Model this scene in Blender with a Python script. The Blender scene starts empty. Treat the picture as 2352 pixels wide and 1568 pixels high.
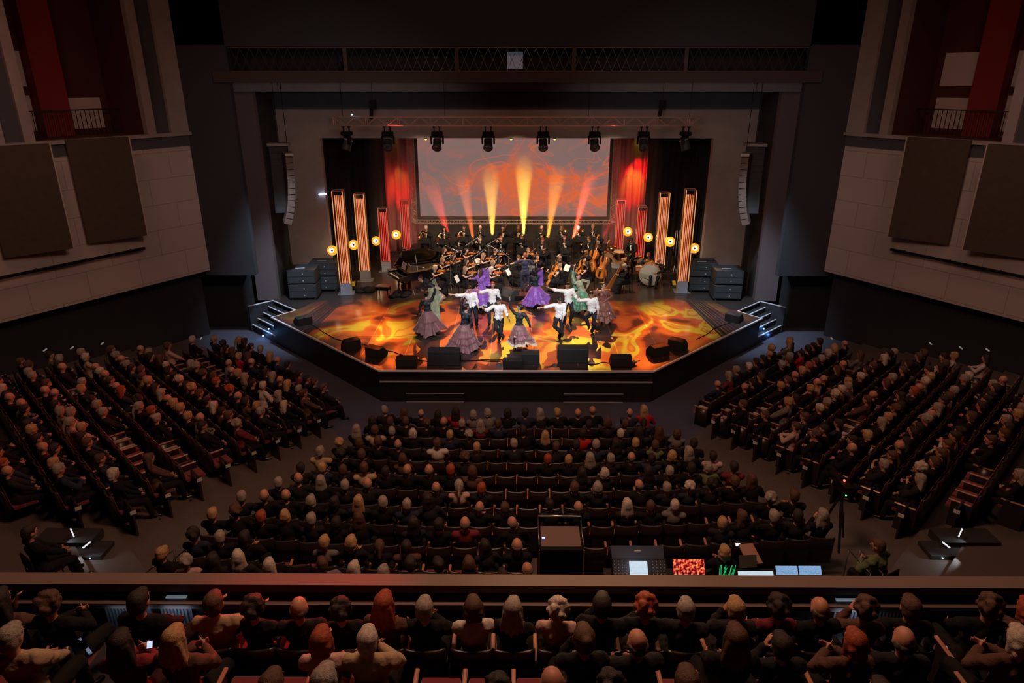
import bpy, bmesh, math, random
from mathutils import Vector as V, Matrix, Euler, noise
R = math.radians
HAZEK = 1.0
S = bpy.context.scene
C = S.collection
rnd = random.Random(11)

# ---------------------------------------------------------------- camera
F = 1568.0; TH = math.atan(F/4100.0); CAMH = 9.0; YAW = R(.37)
cam_d = bpy.data.cameras.new('camera'); cam = bpy.data.objects.new('camera', cam_d); C.objects.link(cam)
cam.location = (0, 0, CAMH); cam.rotation_euler = (R(90)-TH, 0, YAW)
cam_d.sensor_width = 36; cam_d.lens = 36*F/2352; cam_d.clip_end = 200; cam_d.clip_start = .05
S.camera = cam
# ---------------------------------------------------------------- world, exposure
w = bpy.data.worlds.new('world'); S.world = w; w.use_nodes = True
w.node_tree.nodes['Background'].inputs[0].default_value = (.5, .42, .45, 1)
w.node_tree.nodes['Background'].inputs[1].default_value = .0
S.view_settings.view_transform = 'Standard'; S.view_settings.look = 'None'
S.view_settings.gamma = 1; S.view_settings.use_curve_mapping = False; S.view_settings.exposure = 0
cy = S.cycles
cy.max_bounces = 4; cy.diffuse_bounces = 2; cy.glossy_bounces = 2; cy.transmission_bounces = 2; cy.transparent_max_bounces = 8; cy.volume_bounces = 1
cy.use_adaptive_sampling = True; cy.adaptive_threshold = .03; cy.caustics_reflective = False; cy.caustics_refractive = False
cy.use_denoising = True; cy.sample_clamp_indirect = 4; cy.sample_clamp_direct = 0
cy.use_light_tree = True

def _ray(px, py):
    u = (px-1176)/F; v = (py-784)/F; c, s = math.cos(TH), math.sin(TH)
    x, y, z = u, c-v*s, -s-v*c
    a, b = math.cos(YAW), math.sin(YAW)
    return V((x*a-y*b, x*b+y*a, z))
def PZ(px, py, z=0.):
    r = _ray(px, py); t = (z-CAMH)/r.z; return V((r.x*t, r.y*t, z))
def PY(px, py, Y):
    r = _ray(px, py); t = Y/r.y; return V((r.x*t, Y, CAMH+r.z*t))

# ---------------------------------------------------------------- lights
def aim(o, tgt):
    o.rotation_euler = (V(tgt)-o.location).to_track_quat('-Z', 'Y').to_euler()
def spot(name, loc, tgt, W, col=(1, 1, 1), ang=40, blend=.4, size=.08, gobo=None):
    d = bpy.data.lights.new(name, 'SPOT'); d.energy = W; d.color = col; d.spot_size = R(ang); d.spot_blend = blend; d.shadow_soft_size = size
    o = bpy.data.objects.new(name, d); C.objects.link(o); o.location = loc; aim(o, tgt)
    if gobo:
        d.use_nodes = True; nt = d.node_tree; N = nt.nodes; L = nt.links
        em = N['Emission']; tc = N.new('ShaderNodeTexCoord'); mp = N.new('ShaderNodeMapping'); nz = N.new('ShaderNodeTexNoise'); cr = N.new('ShaderNodeValToRGB')
        sc, seed, stops = gobo
        mp.inputs['Location'].default_value = (seed, seed*1.7, seed*.3); mp.inputs['Scale'].default_value = (sc, sc, sc)
        nz.inputs['Scale'].default_value = 1; nz.inputs['Detail'].default_value = 2.2; nz.inputs['Roughness'].default_value = .52; nz.inputs['Distortion'].default_value = .7
        e = cr.color_ramp.elements
        e[0].position = stops[0][0]; e[0].color = (*stops[0][1], 1); e[1].position = stops[1][0]; e[1].color = (*stops[1][1], 1)
        for p, c in stops[2:]:
            q = e.new(p); q.color = (*c, 1)
        L.new(tc.outputs['Normal'], mp.inputs[0]); L.new(mp.outputs[0], nz.inputs['Vector']); L.new(nz.outputs[0], cr.inputs[0]); L.new(cr.outputs[0], em.inputs['Color'])
    return o
def area(name, loc, tgt, W, col, sx, sy):
    d = bpy.data.lights.new(name, 'AREA'); d.energy = W; d.color = col; d.shape = 'RECTANGLE'; d.size = sx; d.size_y = sy
    o = bpy.data.objects.new(name, d); C.objects.link(o); o.location = loc; aim(o, tgt); return o

# back light gobo projectors above the orchestra (hidden behind the portal header)
GST = [(.34, (.05, .010, .005)), (.40, (.16, .022, .006)), (.43, (.55, .06, .008)), (.50, (.95, .13, .010)), (.548, (.9, .15, .012)), (.562, (1, .50, .02)), (.63, (1, .60, .03)), (.645, (.85, .13, .012)), (.70, (1, .5, .03))]
GOBOX = [-7.0, -3.5, 0.0, 3.5, 7.0]
for i, x in enumerate(GOBOX):
    spot('gobo_projector_light', (x, 34, 7.0), (x*1.03, 24.8, 0), 7500, (1, 1, 1), 36, .7, .008, (7.5, 3.1+i*2.3, GST))
# neutral front key on the dancers
for x in (-6, 6):
    spot('front_key_light', (x, 11, 12.6), (x*.12, 24.6, 1.1), 6000, (.86, .93, 1), 26, .8, .15)
spot('front_key_light', (0, 14, 12.8), (0, 26, 1), 3500, (.9, .95, 1), 34, .8, .15)
# warm top light on the orchestra
for x in (-4, 0, 4):
    spot('orchestra_top_light', (x, 29.0, 7.6), (x*1.1, 32.6, .8), 1500, (1, .70, .42), 75, .7, .2)
spot('orchestra_side_light', (-8.0, 27.6, 6.4), (3, 31.5, .8), 3300, (1, .80, .62), 40, .8, .2)
spot('orchestra_side_light', (8.0, 27.6, 6.4), (-3, 31.5, .8), 3300, (1, .80, .62), 40, .8, .2)
for x in (-3.2, 3.2): spot('winds_light', (x, 28.1, 7.2), (x, 35, 1.6), 1900, (1, .72, .48), 44, .7, .15)
# cool light on the stage wings
for sgn in (-1, 1):
    spot('wing_light', (sgn*7.6, 24.5, 9.5), (sgn*9.6, 27.6, 0), 4200, (.62, .80, 1), 42, .9, .3)
    # curtain wash from the floor
    spot('curtain_uplight', (sgn*6.5, 36.75, .15), (sgn*6.1, 37.6, 6.5), 750, (1, .02, .03), 34, .8, .05)
    spot('curtain_uplight', (sgn*7.05, 36.9, .15), (sgn*6.9, 37.6, 6.5), 350, (1, .015, .03), 26, .8, .05)
    spot('yellow_downlight', (sgn*6.15, 35.8, 7.2), (sgn*6.35, 37.55, 3.6), 1300 if sgn > 0 else 350, (1, .66, .04), 22, .7, .04)
# dim house light, warm, from the ceiling
area('house_light', (0, 10, 13.2), (0, 12.5, 0), 760, (1, .50, .30), 3, 2)
area('house_light', (-13, 17, 12.8), (-11, 18, 0), 150, (1, .45, .30), 3, 3)
area('house_light', (13, 17, 12.8), (11, 18, 0), 150, (1, .50, .35), 3, 3)
area('balcony_light', (0, 9.5, 13), (0, 5.2, 3), 65, (1, .50, .33), 8, 1)
spot('red_wash', (4, 27.9, 7.4), (-14.5, 14.0, 1), 4500, (1, .05, .04), 26, .9, .2)
spot('red_wash', (-5, 27.9, 7.4), (15, 15, 1), 1500, (1, .08, .06), 26, .9, .2)
spot('red_rail_wash', (-2, 27.9, 7.2), (-2.7, 7.3, 3.0), 24000, (1, .02, .03), 9, 1, .1)
spot('amber_rail_wash', (2, 27.9, 7.2), (.9, 7.2, 2.9), 6000, (1, .6, .25), 10, 1, .1)
# wall wash
for sgn in (-1, 1):
    spot('wall_wash', (sgn*4.5, 16, 11.5), (sgn*15, 21, 4.4), 290, (1, .82, .76), 62, .9, .5)
    spot('portal_wash', (sgn*3, 15, 9), (sgn*8.0, 30, 5.2), 650, (1, .84, .80), 60, .9, .5)
for ax, ay, bx, by in ((0, 17, 0, 19.3), (-8.5, 19, -8.6, 21.6), (8.5, 19, 8.6, 21.6), (-4, 17.5, -4.6, 19.4), (4, 17.5, 4.6, 19.4)):
    spot('apron_wash', (ax, ay, 12.5), (bx, by, -1.1), 330, (.36, .52, 1), 19, .8, .3)

# ---------------------------------------------------------------- materials
MATS = {}
def mat(name, col, rough=.6, metal=0, emit=None, es=1, spec=.5, coat=0, sheen=0, bump=0, bscale=20, alpha=1, trans=0, var=0, vscale=5, stretch=(1, 1, 1)):
    if name in MATS: return MATS[name]
    m = bpy.data.materials.new(name); MATS[name] = m; m.use_nodes = True
    nt = m.node_tree; N = nt.nodes; L = nt.links; b = N['Principled BSDF']
    b.inputs['Base Color'].default_value = (*col, 1); b.inputs['Roughness'].default_value = rough; b.inputs['Metallic'].default_value = metal
    b.inputs['Specular IOR Level'].default_value = spec; b.inputs['Coat Weight'].default_value = coat; b.inputs['Coat Roughness'].default_value = .15
    b.inputs['Sheen Weight'].default_value = sheen; b.inputs['Transmission Weight'].default_value = trans; b.inputs['Alpha'].default_value = alpha
    if emit: b.inputs['Emission Color'].default_value = (*emit, 1); b.inputs['Emission Strength'].default_value = es
    if var or bump:
        tc = N.new('ShaderNodeTexCoord'); mp = N.new('ShaderNodeMapping'); mp.inputs['Scale'].default_value = stretch; L.new(tc.outputs['Object'], mp.inputs[0])
    if var:
        nz = N.new('ShaderNodeTexNoise'); nz.inputs['Scale'].default_value = vscale; nz.inputs['Detail'].default_value = 4; L.new(mp.outputs[0], nz.inputs['Vector'])
        mr = N.new('ShaderNodeMapRange'); mr.inputs['From Min'].default_value = .3; mr.inputs['From Max'].default_value = .7
        mr.inputs['To Min'].default_value = 1-var; mr.inputs['To Max'].default_value = 1+var; L.new(nz.outputs[0], mr.inputs['Value'])
        vm = N.new('ShaderNodeVectorMath'); vm.operation = 'SCALE'; vm.inputs[0].default_value = col; L.new(mr.outputs[0], vm.inputs['Scale']); L.new(vm.outputs[0], b.inputs['Base Color'])
    if bump:
        n2 = N.new('ShaderNodeTexNoise'); n2.inputs['Scale'].default_value = bscale; n2.inputs['Detail'].default_value = 2; L.new(mp.outputs[0], n2.inputs['Vector'])
        bp = N.new('ShaderNodeBump'); bp.inputs['Strength'].default_value = bump; bp.inputs['Distance'].default_value = .02; L.new(n2.outputs[0], bp.inputs['Height']); L.new(bp.outputs[0], b.inputs['Normal'])
    return m
def N_(m, t): return m.node_tree.nodes.new(t)
def glass(name, col, a=.25):
    if name in MATS: return MATS[name]
    m = bpy.data.materials.new(name); MATS[name] = m; m.use_nodes = True; nt = m.node_tree; nt.nodes.clear()
    o = N_(m, 'ShaderNodeOutputMaterial'); mx = N_(m, 'ShaderNodeMixShader'); t = N_(m, 'ShaderNodeBsdfTransparent'); g = N_(m, 'ShaderNodeBsdfGlossy')
    t.inputs[0].default_value = (*col, 1); g.inputs['Roughness'].default_value = .15; mx.inputs[0].default_value = a
    g.inputs['Color'].default_value = (.8, .85, .9, 1)
    nt.links.new(t.outputs[0], mx.inputs[1]); nt.links.new(g.outputs[0], mx.inputs[2]); nt.links.new(mx.outputs[0], o.inputs[0]); return m
BLACK = mat('black_paint', (.006, .006, .007), .75, spec=.15)
CASE = mat('speaker_black', (.022, .025, .028), .62, bump=.15, bscale=120)
METAL = mat('brushed_metal', (.55, .55, .56), .32, 1)
DMETAL = mat('dark_metal', (.05, .05, .055), .4, .8)
CHROME = mat('chrome', (.8, .8, .8), .12, 1)
WHITE = mat('white_paper', (.8, .8, .78), .7)
SKIN = mat('skin', (.56, .31, .21), .5)
SKIN2 = mat('skin_pale', (.66, .40, .30), .5)
DARKHAIR = mat('hair_black', (.014, .010, .009), .45)
TUX = mat('tuxedo_black', (.005, .005, .007), .8, spec=.3)
NAVY = mat('navy_suit', (.010, .013, .045), .7, sheen=.1)
SHIRT = mat('white_shirt', (.80, .80, .80), .75, bump=.4, bscale=14)
TROUS = mat('black_trousers', (.009, .012, .018), .75, spec=.35)
SHOE = mat('black_shoe', (.01, .01, .01), .25)
LIPS = mat('lips_and_eyes', (.08, .03, .03), .5)
VIOLW = mat('varnished_wood', (.44, .12, .022), .22, coat=.6, var=.35, vscale=9, stretch=(1, 1, .3))
CELLW = mat('golden_varnish', (.50, .17, .03), .2, coat=.6, var=.35, vscale=5, stretch=(1, 1, .3))
HARPW = mat('harp_wood', (.38, .11, .03), .25, coat=.5, var=.3, vscale=5)
GOLD = mat('gilded', (.75, .48, .16), .28, 1)
BRASS = mat('brass', (.80, .55, .20), .22, 1)
EBONY = mat('ebony', (.012, .010, .010), .3)
PLACQ = mat('piano_lacquer', (.006, .006, .007), .06, coat=.8)

# ---------------------------------------------------------------- mesh helper
class MB:
    def __init__(s): s.v = []; s.f = []; s.m = []; s.T = Matrix.Identity(4)
    def add(s, vs, fs, mi=0):
        k = len(s.v); s.v += [tuple(s.T @ V(p)) for p in vs]; s.f += [tuple(i+k for i in f) for f in fs]; s.m += [mi]*len(fs); return s
    def box(s, x0, x1, y0, y1, z0, z1, mi=0):
        return s.add([(x, y, z) for z in (z0, z1) for y in (y0, y1) for x in (x0, x1)],
                     [(0, 2, 3, 1), (4, 5, 7, 6), (0, 1, 5, 4), (2, 6, 7, 3), (0, 4, 6, 2), (1, 3, 7, 5)], mi)
    def bar(s, a, b, w=.02, h=None, mi=0):      # square bar between two points
        h = h or w; a = V(a); b = V(b); d = (b-a).normalized(); u = d.cross(V((0, 0, 1)))
        u = V((1, 0, 0)) if u.length < .05 else u.normalized(); t = u.cross(d).normalized()
        P = [p + u*sx*w/2 + t*sz*h/2 for p in (a, b) for sz in (-1, 1) for sx in (-1, 1)]
        return s.add(P, [(0, 2, 3, 1), (4, 5, 7, 6), (0, 1, 5, 4), (2, 6, 7, 3), (0, 4, 6, 2), (1, 3, 7, 5)], mi)
    def tube(s, pts, rs, n=8, mi=0, cap=True):
        pts = [V(p) for p in pts]
        if not hasattr(rs, '__len__'): rs = [rs]*len(pts)
        vs = []; fs = []; ref = None
        for i, p in enumerate(pts):
            d = (pts[min(i+1, len(pts)-1)]-pts[max(i-1, 0)]).normalized()
            if ref is None: ref = V((0, 0, 1)) if abs(d.z) < .9 else V((1, 0, 0))
            u = d.cross(ref); u = u.normalized() if u.length > 1e-5 else d.orthogonal().normalized(); t = u.cross(d); ref = t
            vs += [p+(u*math.cos(a)+t*math.sin(a))*rs[i] for a in [2*math.pi*k/n for k in range(n)]]
        for i in range(len(pts)-1):
            for k in range(n):
                fs.append((i*n+k, i*n+(k+1) % n, (i+1)*n+(k+1) % n, (i+1)*n+k))
        if cap: fs += [tuple(range(n))[::-1], tuple(range((len(pts)-1)*n, len(pts)*n))]
        return s.add(vs, fs, mi)
    def ell(s, c, r, B=None, n=10, m=7, mi=0):
        c = V(c); B = B or Matrix.Identity(3); vs = [c+B@V((0, 0, r[2]))]; fs = []
        for j in range(1, m):
            t = math.pi*j/m
            for k in range(n):
                a = 2*math.pi*k/n; vs.append(c+B@V((r[0]*math.sin(t)*math.cos(a), r[1]*math.sin(t)*math.sin(a), r[2]*math.cos(t))))
        vs.append(c-B@V((0, 0, r[2]))); e = len(vs)-1
        for k in range(n):
            fs.append((0, 1+k, 1+(k+1) % n)); b = 1+(m-2)*n; fs.append((e, b+(k+1) % n, b+k))
        for j in range(m-2):
            for k in range(n): fs.append((1+j*n+k, 1+(j+1)*n+k, 1+(j+1)*n+(k+1) % n, 1+j*n+(k+1) % n))
        return s.add(vs, fs, mi)
    def cap(s, a, ra, b, rb, n=10):             # tapered capsule for the blob builder
        a = V(a); b = V(b); s.tube([a, b], [ra, rb], n); s.ell(a, (ra,)*3, n=n, m=6); s.ell(b, (rb,)*3, n=n, m=6); return s
    def prism(s, poly, z0, z1, mi=0):
        n = len(poly); return s.add([(x, y, z0) for x, y in poly]+[(x, y, z1) for x, y in poly],
            [tuple(range(n))[::-1], tuple(range(n, 2*n))]+[(i, (i+1) % n, n+(i+1) % n, n+i) for i in range(n)], mi)
    def lathe(s, prof, n=20, mi=0, axis='z'):
        vs = []; fs = []
        for r, z in prof:
            for k in range(n):
                a = 2*math.pi*k/n; p = (r*math.cos(a), r*math.sin(a), z); vs.append(p if axis == 'z' else (p[0], -p[2], p[1]))
        for i in range(len(prof)-1):
            for k in range(n): fs.append((i*n+k, i*n+(k+1) % n, (i+1)*n+(k+1) % n, (i+1)*n+k))
        return s.add(vs, fs, mi)
    def mesh(s, name, mats, smooth=False):
        me = bpy.data.meshes.new(name); me.from_pydata(s.v, [], s.f); mats = mats if isinstance(mats, (list, tuple)) else [mats]
        for q in mats: me.materials.append(q)
        if len(mats) > 1: me.polygons.foreach_set('material_index', s.m)
        if smooth: me.polygons.foreach_set('use_smooth', [True]*len(me.polygons))
        me.update(); return me
    def obj(s, name, mats, parent=None, smooth=False):
        return mk(name, s.mesh(name, mats, smooth), parent)
def mk(name, me, parent=None):
    o = bpy.data.objects.new(name, me); C.objects.link(o)
    if parent: o.parent = parent
    return o
def tag(o, label, cat, group=None, kind=None):
    o['label'] = label; o['category'] = cat
    if group: o['group'] = group
    if kind: o['kind'] = kind
    return o
def thing(name, label, cat, loc=(0, 0, 0), rz=0, group=None, kind=None):
    o = bpy.data.objects.new(name, None); C.objects.link(o); o.empty_display_size = .1; o.location = loc; o.rotation_euler = (0, 0, rz)
    return tag(o, label, cat, group, kind)
def struct(mb, name, mats, smooth=False):
    o = mb.obj(name, mats, None, smooth); o['kind'] = 'structure'; return o
def copy_tree(o, parent=None, kids=None):
    c = o.copy(); C.objects.link(c); c.parent = parent
    for ch in (KIDS.get(o.name) or []): copy_tree(ch, c)
    return c
KIDS = {}
def note_kids(root):
    for ch in root.children_recursive: KIDS.setdefault(ch.parent.name, []).append(ch)
    return root
def dup(root, loc, rz=0, label=None, group=None, scale=None):
    if root.name not in KIDS: note_kids(root)
    c = copy_tree(root); c.location = loc; c.rotation_euler = (0, 0, rz)
    if scale: c.scale = (scale,)*3
    if label: c['label'] = label
    if group: c['group'] = group
    return c
def bevel(o, w=.01, seg=2):
    m = o.modifiers.new('bevel', 'BEVEL'); m.width = w; m.segments = seg; m.limit_method = 'ANGLE'; return o
def remesh(mb, name, mats, voxel=.014, it=2, post=None, crease=0):
    me = mb.mesh('tmp', mats[0] if isinstance(mats, (list, tuple)) else mats); o = bpy.data.objects.new('tmp', me); C.objects.link(o)
    m = o.modifiers.new('r', 'REMESH'); m.mode = 'VOXEL'; m.voxel_size = voxel; m.use_smooth_shade = True
    if it: q = o.modifiers.new('s', 'SMOOTH'); q.factor = .5; q.iterations = it
    dg = bpy.context.evaluated_depsgraph_get(); out = bpy.data.meshes.new_from_object(o.evaluated_get(dg))
    bpy.data.objects.remove(o); bpy.data.meshes.remove(me); out.name = name
    if crease:                                  # cloth wrinkles
        import numpy as np
        n = len(out.vertices); co = np.empty(n*3, 'f'); no = np.empty(n*3, 'f'); out.vertices.foreach_get('co', co); out.vertices.foreach_get('normal', no); co = co.reshape(-1, 3); no = no.reshape(-1, 3); x, y, z = co.T
        w_ = np.sin(11*x+3*np.sin(9*z+2*y))*np.sin(21*z+3*np.sin(8*x)-5*y)+.6*np.sin(37*x+9*z+4*np.sin(13*y))*np.sin(48*z-15*y+2*np.sin(17*x))
        out.vertices.foreach_set('co', (co+no*(crease*np.clip(w_+.35, 0, None))[:, None]).ravel()); out.update()
    if post:                                    # extra geometry with its own material (eyes, mouth)
        bm = bmesh.new(); bm.from_mesh(out); n0 = len(bm.faces); tmp = post.mesh('t', BLACK, True); bm.from_mesh(tmp); bm.faces.ensure_lookup_table()
        for f in bm.faces[n0:]: f.material_index = 1
        bm.to_mesh(out); bm.free(); bpy.data.meshes.remove(tmp)
        if len(out.materials) < 2: out.materials.append(mats[1])
    return out
# ================================================================ THE SETTING
def seg_pts(*p): return [PZ(*q) for q in p]
HF = -1.15                                      # floor in front of the stage
# --- stage deck
def floor_mat():
    m = mat('stage_vinyl', (.030, .021, .018), .36, spec=1.0)
    nt = m.node_tree; N = nt.nodes; L = nt.links; b = N['Principled BSDF']
    g = N.new('ShaderNodeNewGeometry')
    mp = N.new('ShaderNodeMapping'); mp.inputs['Scale'].default_value = (.45, 10, 1); L.new(g.outputs['Position'], mp.inputs[0])
    n1 = N.new('ShaderNodeTexNoise'); n1.inputs['Scale'].default_value = 2.0; n1.inputs['Detail'].default_value = 7; n1.inputs['Roughness'].default_value = .65; L.new(mp.outputs[0], n1.inputs['Vector'])
    n2 = N.new('ShaderNodeTexNoise'); n2.inputs['Scale'].default_value = .6; n2.inputs['Detail'].default_value = 4; L.new(g.outputs['Position'], n2.inputs['Vector'])
    mr = N.new('ShaderNodeMapRange'); mr.inputs['From Min'].default_value = .3; mr.inputs['From Max'].default_value = .7; mr.inputs['To Min'].default_value = .38; mr.inputs['To Max'].default_value = .60
    mx = N.new('ShaderNodeMath'); mx.operation = 'ADD'; hf = N.new('ShaderNodeMath'); hf.operation = 'MULTIPLY'; hf.inputs[1].default_value = .5
    L.new(n1.outputs[0], mx.inputs[0]); L.new(n2.outputs[0], mx.inputs[1]); L.new(mx.outputs[0], hf.inputs[0]); L.new(hf.outputs[0], mr.inputs['Value']); L.new(mr.outputs[0], b.inputs['Roughness'])
    bp = N.new('ShaderNodeBump'); bp.inputs['Strength'].default_value = .35; bp.inputs['Distance'].default_value = .01; L.new(n1.outputs[0], bp.inputs['Height']); L.new(bp.outputs[0], b.inputs['Normal'])
    b.inputs['Coat Weight'].default_value = .5; b.inputs['Coat Roughness'].default_value = .14
    ms = N.new('ShaderNodeMapRange'); ms.inputs['From Min'].default_value = .35; ms.inputs['From Max'].default_value = .65; ms.inputs['To Min'].default_value = .35; ms.inputs['To Max'].default_value = 1.0; L.new(n1.outputs[0], ms.inputs['Value']); L.new(ms.outputs[0], b.inputs['Specular IOR Level'])
    return m
FLOORM = floor_mat()
SX, SY0, SY1 = 4.55, 20.8, 26.2                # front half width, front edge, end of the diagonal
deck = [(-SX, SY0), (SX, SY0), (9.95, SY1), (9.25, 27.15), (10.65, 28.5), (10.65, 39.5), (-10.65, 39.5), (-10.65, 28.5), (-9.25, 27.15), (-9.95, SY1)]
struct(MB().prism(deck, -.06, 0), 'stage_floor', FLOORM)
FASC = mat('fascia_black', (.014, .012, .012), .45, var=.3)
ins = [(x*.995, y+.03) for x, y in deck[:5]]+[(10.6, 39)]+[(-10.6, 39)]+[(x*.995, y+.03) for x, y in deck[7:]]
struct(MB().prism(ins, HF-.1, -.061), 'stage_fascia', FASC)
EDGE = mat('aluminium_nosing', (.80, .80, .88), .45, .1)
mb = MB()
edge = [(-9.95, SY1), (-SX, SY0), (SX, SY0), (9.95, SY1)]
for a, b in zip(edge, edge[1:]): mb.bar((*a, -.005), (*b, -.005), .07, .05)
struct(mb, 'trim_1', EDGE)
mb = MB()
for sg in (-1, 1): mb.bar((sg*9.95, SY1, -.01), (sg*9.25, 27.15, -.01), .04, .03); mb.bar((sg*9.25, 27.15, -.01), (sg*10.65, 28.5, -.01), .05, .03); pass
struct(mb, 'trim_2', EDGE)
mb = MB()
mb.box(-SX, SX, SY0-.03, SY0+.02, -.42, -.38)
for x0, x1 in ((-3.7, -1.75), (1.6, 3.6)):
    mb.box(x0, x1, SY0-.05, SY0, -.83, -.80); mb.box(x0, x1, SY0-.06, SY0, -1.14, -1.11)
struct(mb, 'trim_3', mat('steel_strip', (.35, .37, .42), .5, .1))
mb = MB()
for x0, x1 in ((-3.7, -1.75), (1.6, 3.6)): mb.box(x0, x1, SY0-.035, SY0+.02, -1.14, -.80)
struct(mb, 'trim_4', FASC)
# floor marking seams of the dance vinyl
mb = MB()
for x in (-5.4, -3.9, -2.4, -.9, .6, 2.1, 3.6, 5.1): mb.box(x-.018, x+.018, max(21.2, SY0+abs(x)-4.0), 27.8, .001, .003)
mb.box(-6, 6, 24.1, 24.14, .001, .003)
struct(mb, 'trim_5', mat('seam_tape', (.16, .09, .07), .4, spec=1))
# unseen flags added before the gobo projectors, cutting light at the stage edge
for i, gx in enumerate(GOBOX):
    def pj(ex, ey): t_ = .5/(34-ey); return (gx+(ex-gx)*t_, 7.0*(1-t_))
    A_, B_, C_, D_ = [pj(*e) for e in ((-9.9, 26.3), (-SX, SY0+.05), (SX, SY0+.05), (9.9, 26.3))]
    poly = [(gx-.9, 8.4), (gx-.9, 6.5), (A_[0]-.01, 6.5), A_, B_, C_, D_, (D_[0]+.01, 6.5), (gx+.9, 6.5), (gx+.9, 8.4)]
    vs = [(x, y, z) for y in (33.495, 33.505) for x, z in poly]; n = len(poly)
    o = MB().add(vs, [tuple(range(n)), tuple(range(n, 2*n))[::-1]]+[(k, n+k, n+(k+1) % n, (k+1) % n) for k in range(n)]).obj('added_light_flag', BLACK); tag(o, 'unseen black flag added to cut the %s projector light behind the portal' % ('far left', 'left', 'middle', 'right', 'far right')[i], 'flag')
# side steps
def steps(sg):
    t = thing('stage_stairs', 'black stage stairs with pale metal nosings at the %s end of the stage' % ('left', 'right')[sg > 0], 'stairs')
    B_ = V((9.25, 27.15)); C_ = V((10.65, 28.5)); d = V((.69, -.72)); e = V((-.72, -.69)); M_ = lambda p: V((sg*p.x, p.y))
    for k in range(4):
        z = -.21*(k+1); q = [C_+d*.27*k, B_+d*.27*k+e*(.10*k), B_+d*.27*(k+1)+e*(.10*k+.05), C_+d*.27*(k+1)]; q = [M_(p) for p in q]
        s = MB(); s.add([(p.x, p.y, z) for p in q]+[(p.x, p.y, HF-.05) for p in q], [(3, 2, 1, 0), (4, 5, 6, 7), (0, 1, 5, 4), (1, 2, 6, 5), (2, 3, 7, 6), (3, 0, 4, 7)]); o = s.obj('step', CASE, t)
        MB().bar((q[2].x, q[2].y, z+.005), (q[3].x, q[3].y, z+.005), .055, .025).obj('nosing', EDGE, o)
    a0, a1 = M_(C_), M_(C_+d*1.15); s = MB(); s.bar((a0.x, a0.y, (HF-.02)/2), (a1.x, a1.y, (HF-.02)/2), .08, -HF-.02); s.obj('side_panel', CASE, t)
    MB().bar((a0.x, a0.y, .0), (a1.x, a1.y, .0), .05, .03).obj('side_panel_trim', EDGE, t)
    return t
for sg in (-1, 1): steps(sg)
# blue step lamps
LEDB = mat('blue_step_lamp', (.1, .3, 1), .4, emit=(.25, .5, 1), es=9)
for (px, py, z) in ((617, 755, -.75), (604, 771, -1.05), (1754, 755, -.75), (1766, 770, -1.05), (1712, 712, -.3), (1725, 726, -.35)):
    p = PZ(px, py, z); o = MB().ell(p, (.035, .03, .03)).obj('step_lamp', LEDB); 
    tag(o, 'small blue lamp glowing on the %s stage stairs, %s' % ('left' if px < 1000 else 'right', {617: 'upper one', 604: 'lower one', 1754: 'third from the top', 1766: 'lowest one', 1712: 'topmost one', 1725: 'second from the top'}[px]), 'lamp', 'blue step lamps')
    l = bpy.data.lights.new('step_glow', 'POINT'); l.energy = 2.2; l.color = (.15, .4, 1); l.shadow_soft_size = .03; lo = bpy.data.objects.new('step_glow', l); C.objects.link(lo); lo.location = p+V((0, -.12, .06))
# --- auditorium floor
CARPET = mat('auditorium_carpet', (.06, .06, .085), .95, var=.25, vscale=60)
CARPET2 = mat('aisle_carpet', (.085, .068, .062), .95, var=.25, vscale=60)
def rowz(k): return HF+.115*k
Yc = 25.7
def oct_poly(r):                                # polygon line parallel to the rows at distance r from the focus
    y = Yc-r; t = (r+.65)*1.41421-r
    x2 = -t-24*.7071; y2 = y+24*.7071
    return [(x2, y2), (-t, y), (t, y), (-x2, y2)]
mb = MB(); mb2 = MB()
rs = [7.0]+[8.05+.84*k for k in range(15)]+[26]
mb.box(-26, 26, -8, 29, HF-.12, HF, 0)
lvl = []
for k in range(1, 15):
    r0 = 8.05+.82*k-.5 if k else 7.2
    r1 = 8.05+.82*(k+1)-.5 if k < 14 else 26
    P0 = oct_poly(r0); P1 = oct_poly(r1); z = rowz(k)
    for i in range(3):
        a, b, c, d = P0[i], P0[i+1], P1[i+1], P1[i]
        vs = [(*a, z), (*b, z), (*c, z), (*d, z), (*a, z-.3), (*b, z-.3), (*c, z-.3), (*d, z-.3)]
        mb2.add(vs, [(3, 2, 1, 0), (4, 5, 6, 7), (0, 1, 5, 4), (1, 2, 6, 5), (2, 3, 7, 6), (3, 0, 4, 7)])
o = struct(mb, 'floor', CARPET); 
o = struct(mb2, 'floor_raked_terraces', CARPET2)
# --- walls
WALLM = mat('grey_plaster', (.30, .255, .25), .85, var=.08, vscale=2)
def tile_mat():
    m = mat('acoustic_wall_tile', (.43, .36, .34), .85)
    nt = m.node_tree; N = nt.nodes; L = nt.links; b = N['Principled BSDF']
    uv = N.new('ShaderNodeTexCoord'); br = N.new('ShaderNodeTexBrick'); br.inputs['Scale'].default_value = 1; br.inputs['Brick Width'].default_value = 1.9; br.inputs['Row Height'].default_value = .93
    br.inputs['Mortar Size'].default_value = .008; br.inputs['Color1'].default_value = (.42, .355, .335, 1); br.inputs['Color2'].default_value = (.45, .38, .35, 1); br.inputs['Mortar'].default_value = (.22, .18, .17, 1)
    L.new(uv.outputs['UV'], br.inputs['Vector']); L.new(br.outputs['Color'], b.inputs['Base Color']); return m
TILE = tile_mat()
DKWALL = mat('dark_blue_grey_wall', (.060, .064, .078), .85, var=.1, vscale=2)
BLKWALL = mat('black_wall', (.020, .019, .020), .9)
SW0 = V((-12.5, 27.0)); SWd = V((-.52, -.86)).normalized()     # left side wall line, coming towards the balcony
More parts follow.
